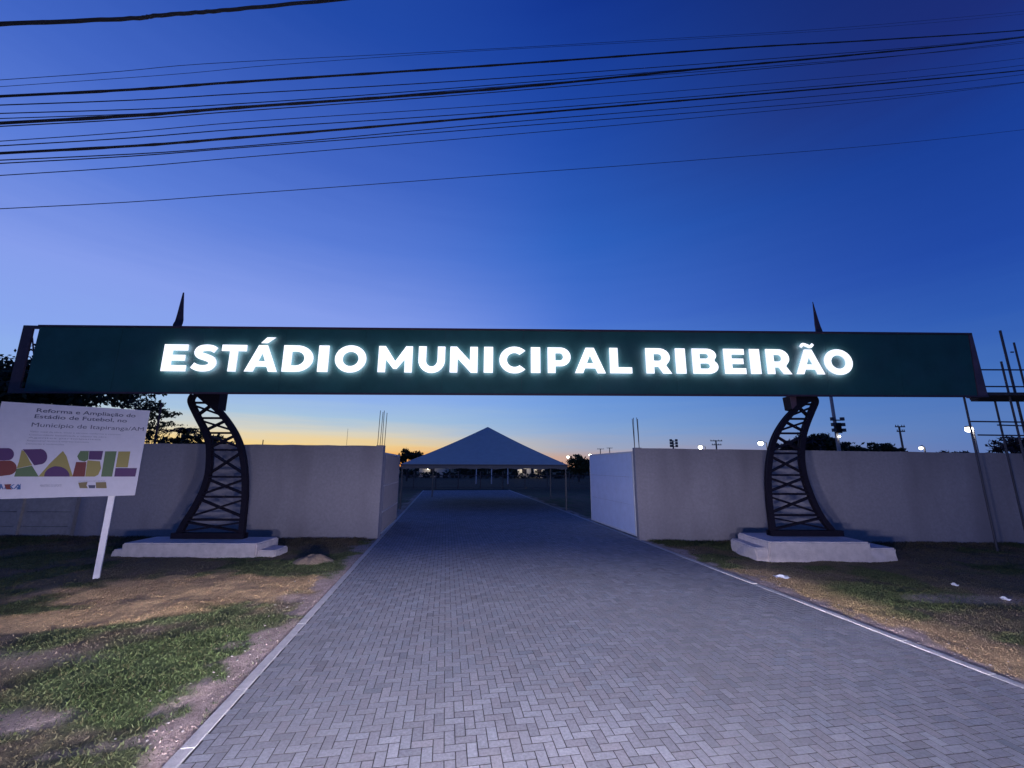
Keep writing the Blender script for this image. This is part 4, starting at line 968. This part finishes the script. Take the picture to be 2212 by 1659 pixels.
cable('middle thick black cable of the three thick ones', [(0, 266), (546, 230), (1097, 190), (1500, 150), (1850, 118)], 8.0, .032, strands=2)
cable('thin cable running just under the middle thick cable', [(0, 273), (546, 238), (1097, 197), (1600, 153)], 8.4, .012)
cable('thin cable midway between middle and lowest thick cables', [(0, 305), (546, 262), (1097, 225), (1600, 185)], 8.6, .009)
cable('thin cable nearest above the lowest thick cable', [(0, 315), (546, 277), (1097, 240), (1600, 200)], 8.6, .012)
cable('lowest thick black cable of the three thick ones', [(0, 331), (546, 295), (1097, 249), (1500, 215), (1954, 176)], 8.0, .027, strands=2)
cable('thin cable first below the lowest thick cable', [(0, 346), (546, 314), (1097, 264), (1600, 222)], 8.4, .012)
cable('thin cable touching the first one below the lowest thick cable', [(0, 353), (546, 317), (1097, 274), (1600, 235)], 8.5, .012)
cable('thin cable last of the group, well above the lone one', [(0, 379), (546, 338), (1097, 291), (1500, 255)], 8.8, .010)
cable('lone thin cable lowest in the sky above the sign', [(0, 451), (546, 417), (1097, 376), (1500, 346)], 9.5, .010)

# ================================================================== SMALL THINGS
def scrap(label, xp, yp, w, name='paper_scrap'):
    x, y = G(xp, yp); z = float(gz(np.array([x]), np.array([y]))[0]) + .02; K = 6; v = []
    for i in range(K + 1):
        for j in range(4): v.append((x + (i / K - .5) * w, y + (j / 3 - .5) * w * .45 + .02 * math.sin(i), z + .018 * math.sin(i * 1.4 + j) + .03 * (j == 3)))
    m = MB(); m.add(v, [(i * 4 + j, i * 4 + 4 + j, i * 4 + 5 + j, i * 4 + 1 + j) for i in range(K) for j in range(3)]); o = m.build(name, M_paper, label=label, category='litter', group='litter on the verge')
scrap('crumpled white paper scrap on the grass near the picture edge, larger one', 2172, 1294, .16)
scrap('small white paper scrap on the grass farther towards the plinth', 2063, 1265, .13)
scrap('flat pale scrap lying on the grass in front of the stepped plinth', 1690, 1247, .35)
def heap(label, xp, yp, rx_, ry, h):
    x, y = G(xp, yp); v = []; R_, S2 = 10, 22
    for i in range(R_ + 1):
        for j in range(S2):
            a = 2 * math.pi * j / S2; q = i / R_; nx, ny = x + math.cos(a) * rx_ * q, y + math.sin(a) * ry * q
            v.append((nx, ny, -.05 + (h + .05) * math.cos(q * math.pi / 2) ** 1.4 * (.4 + 1.2 * float(fbm(np.array([nx * 6]), np.array([ny * 6]), 51)[0]))))
    m = MB(); m.add(v, [(i * S2 + j, i * S2 + S2 + j, i * S2 + S2 + (j + 1) % S2, i * S2 + (j + 1) % S2) for i in range(R_) for j in range(S2)]); m.build('sand_heap', M_sand, label=label, category='sand heap')
heap('low heap of pale sand on the verge between plinth and drive', 678, 1213, .7, .5, .15)
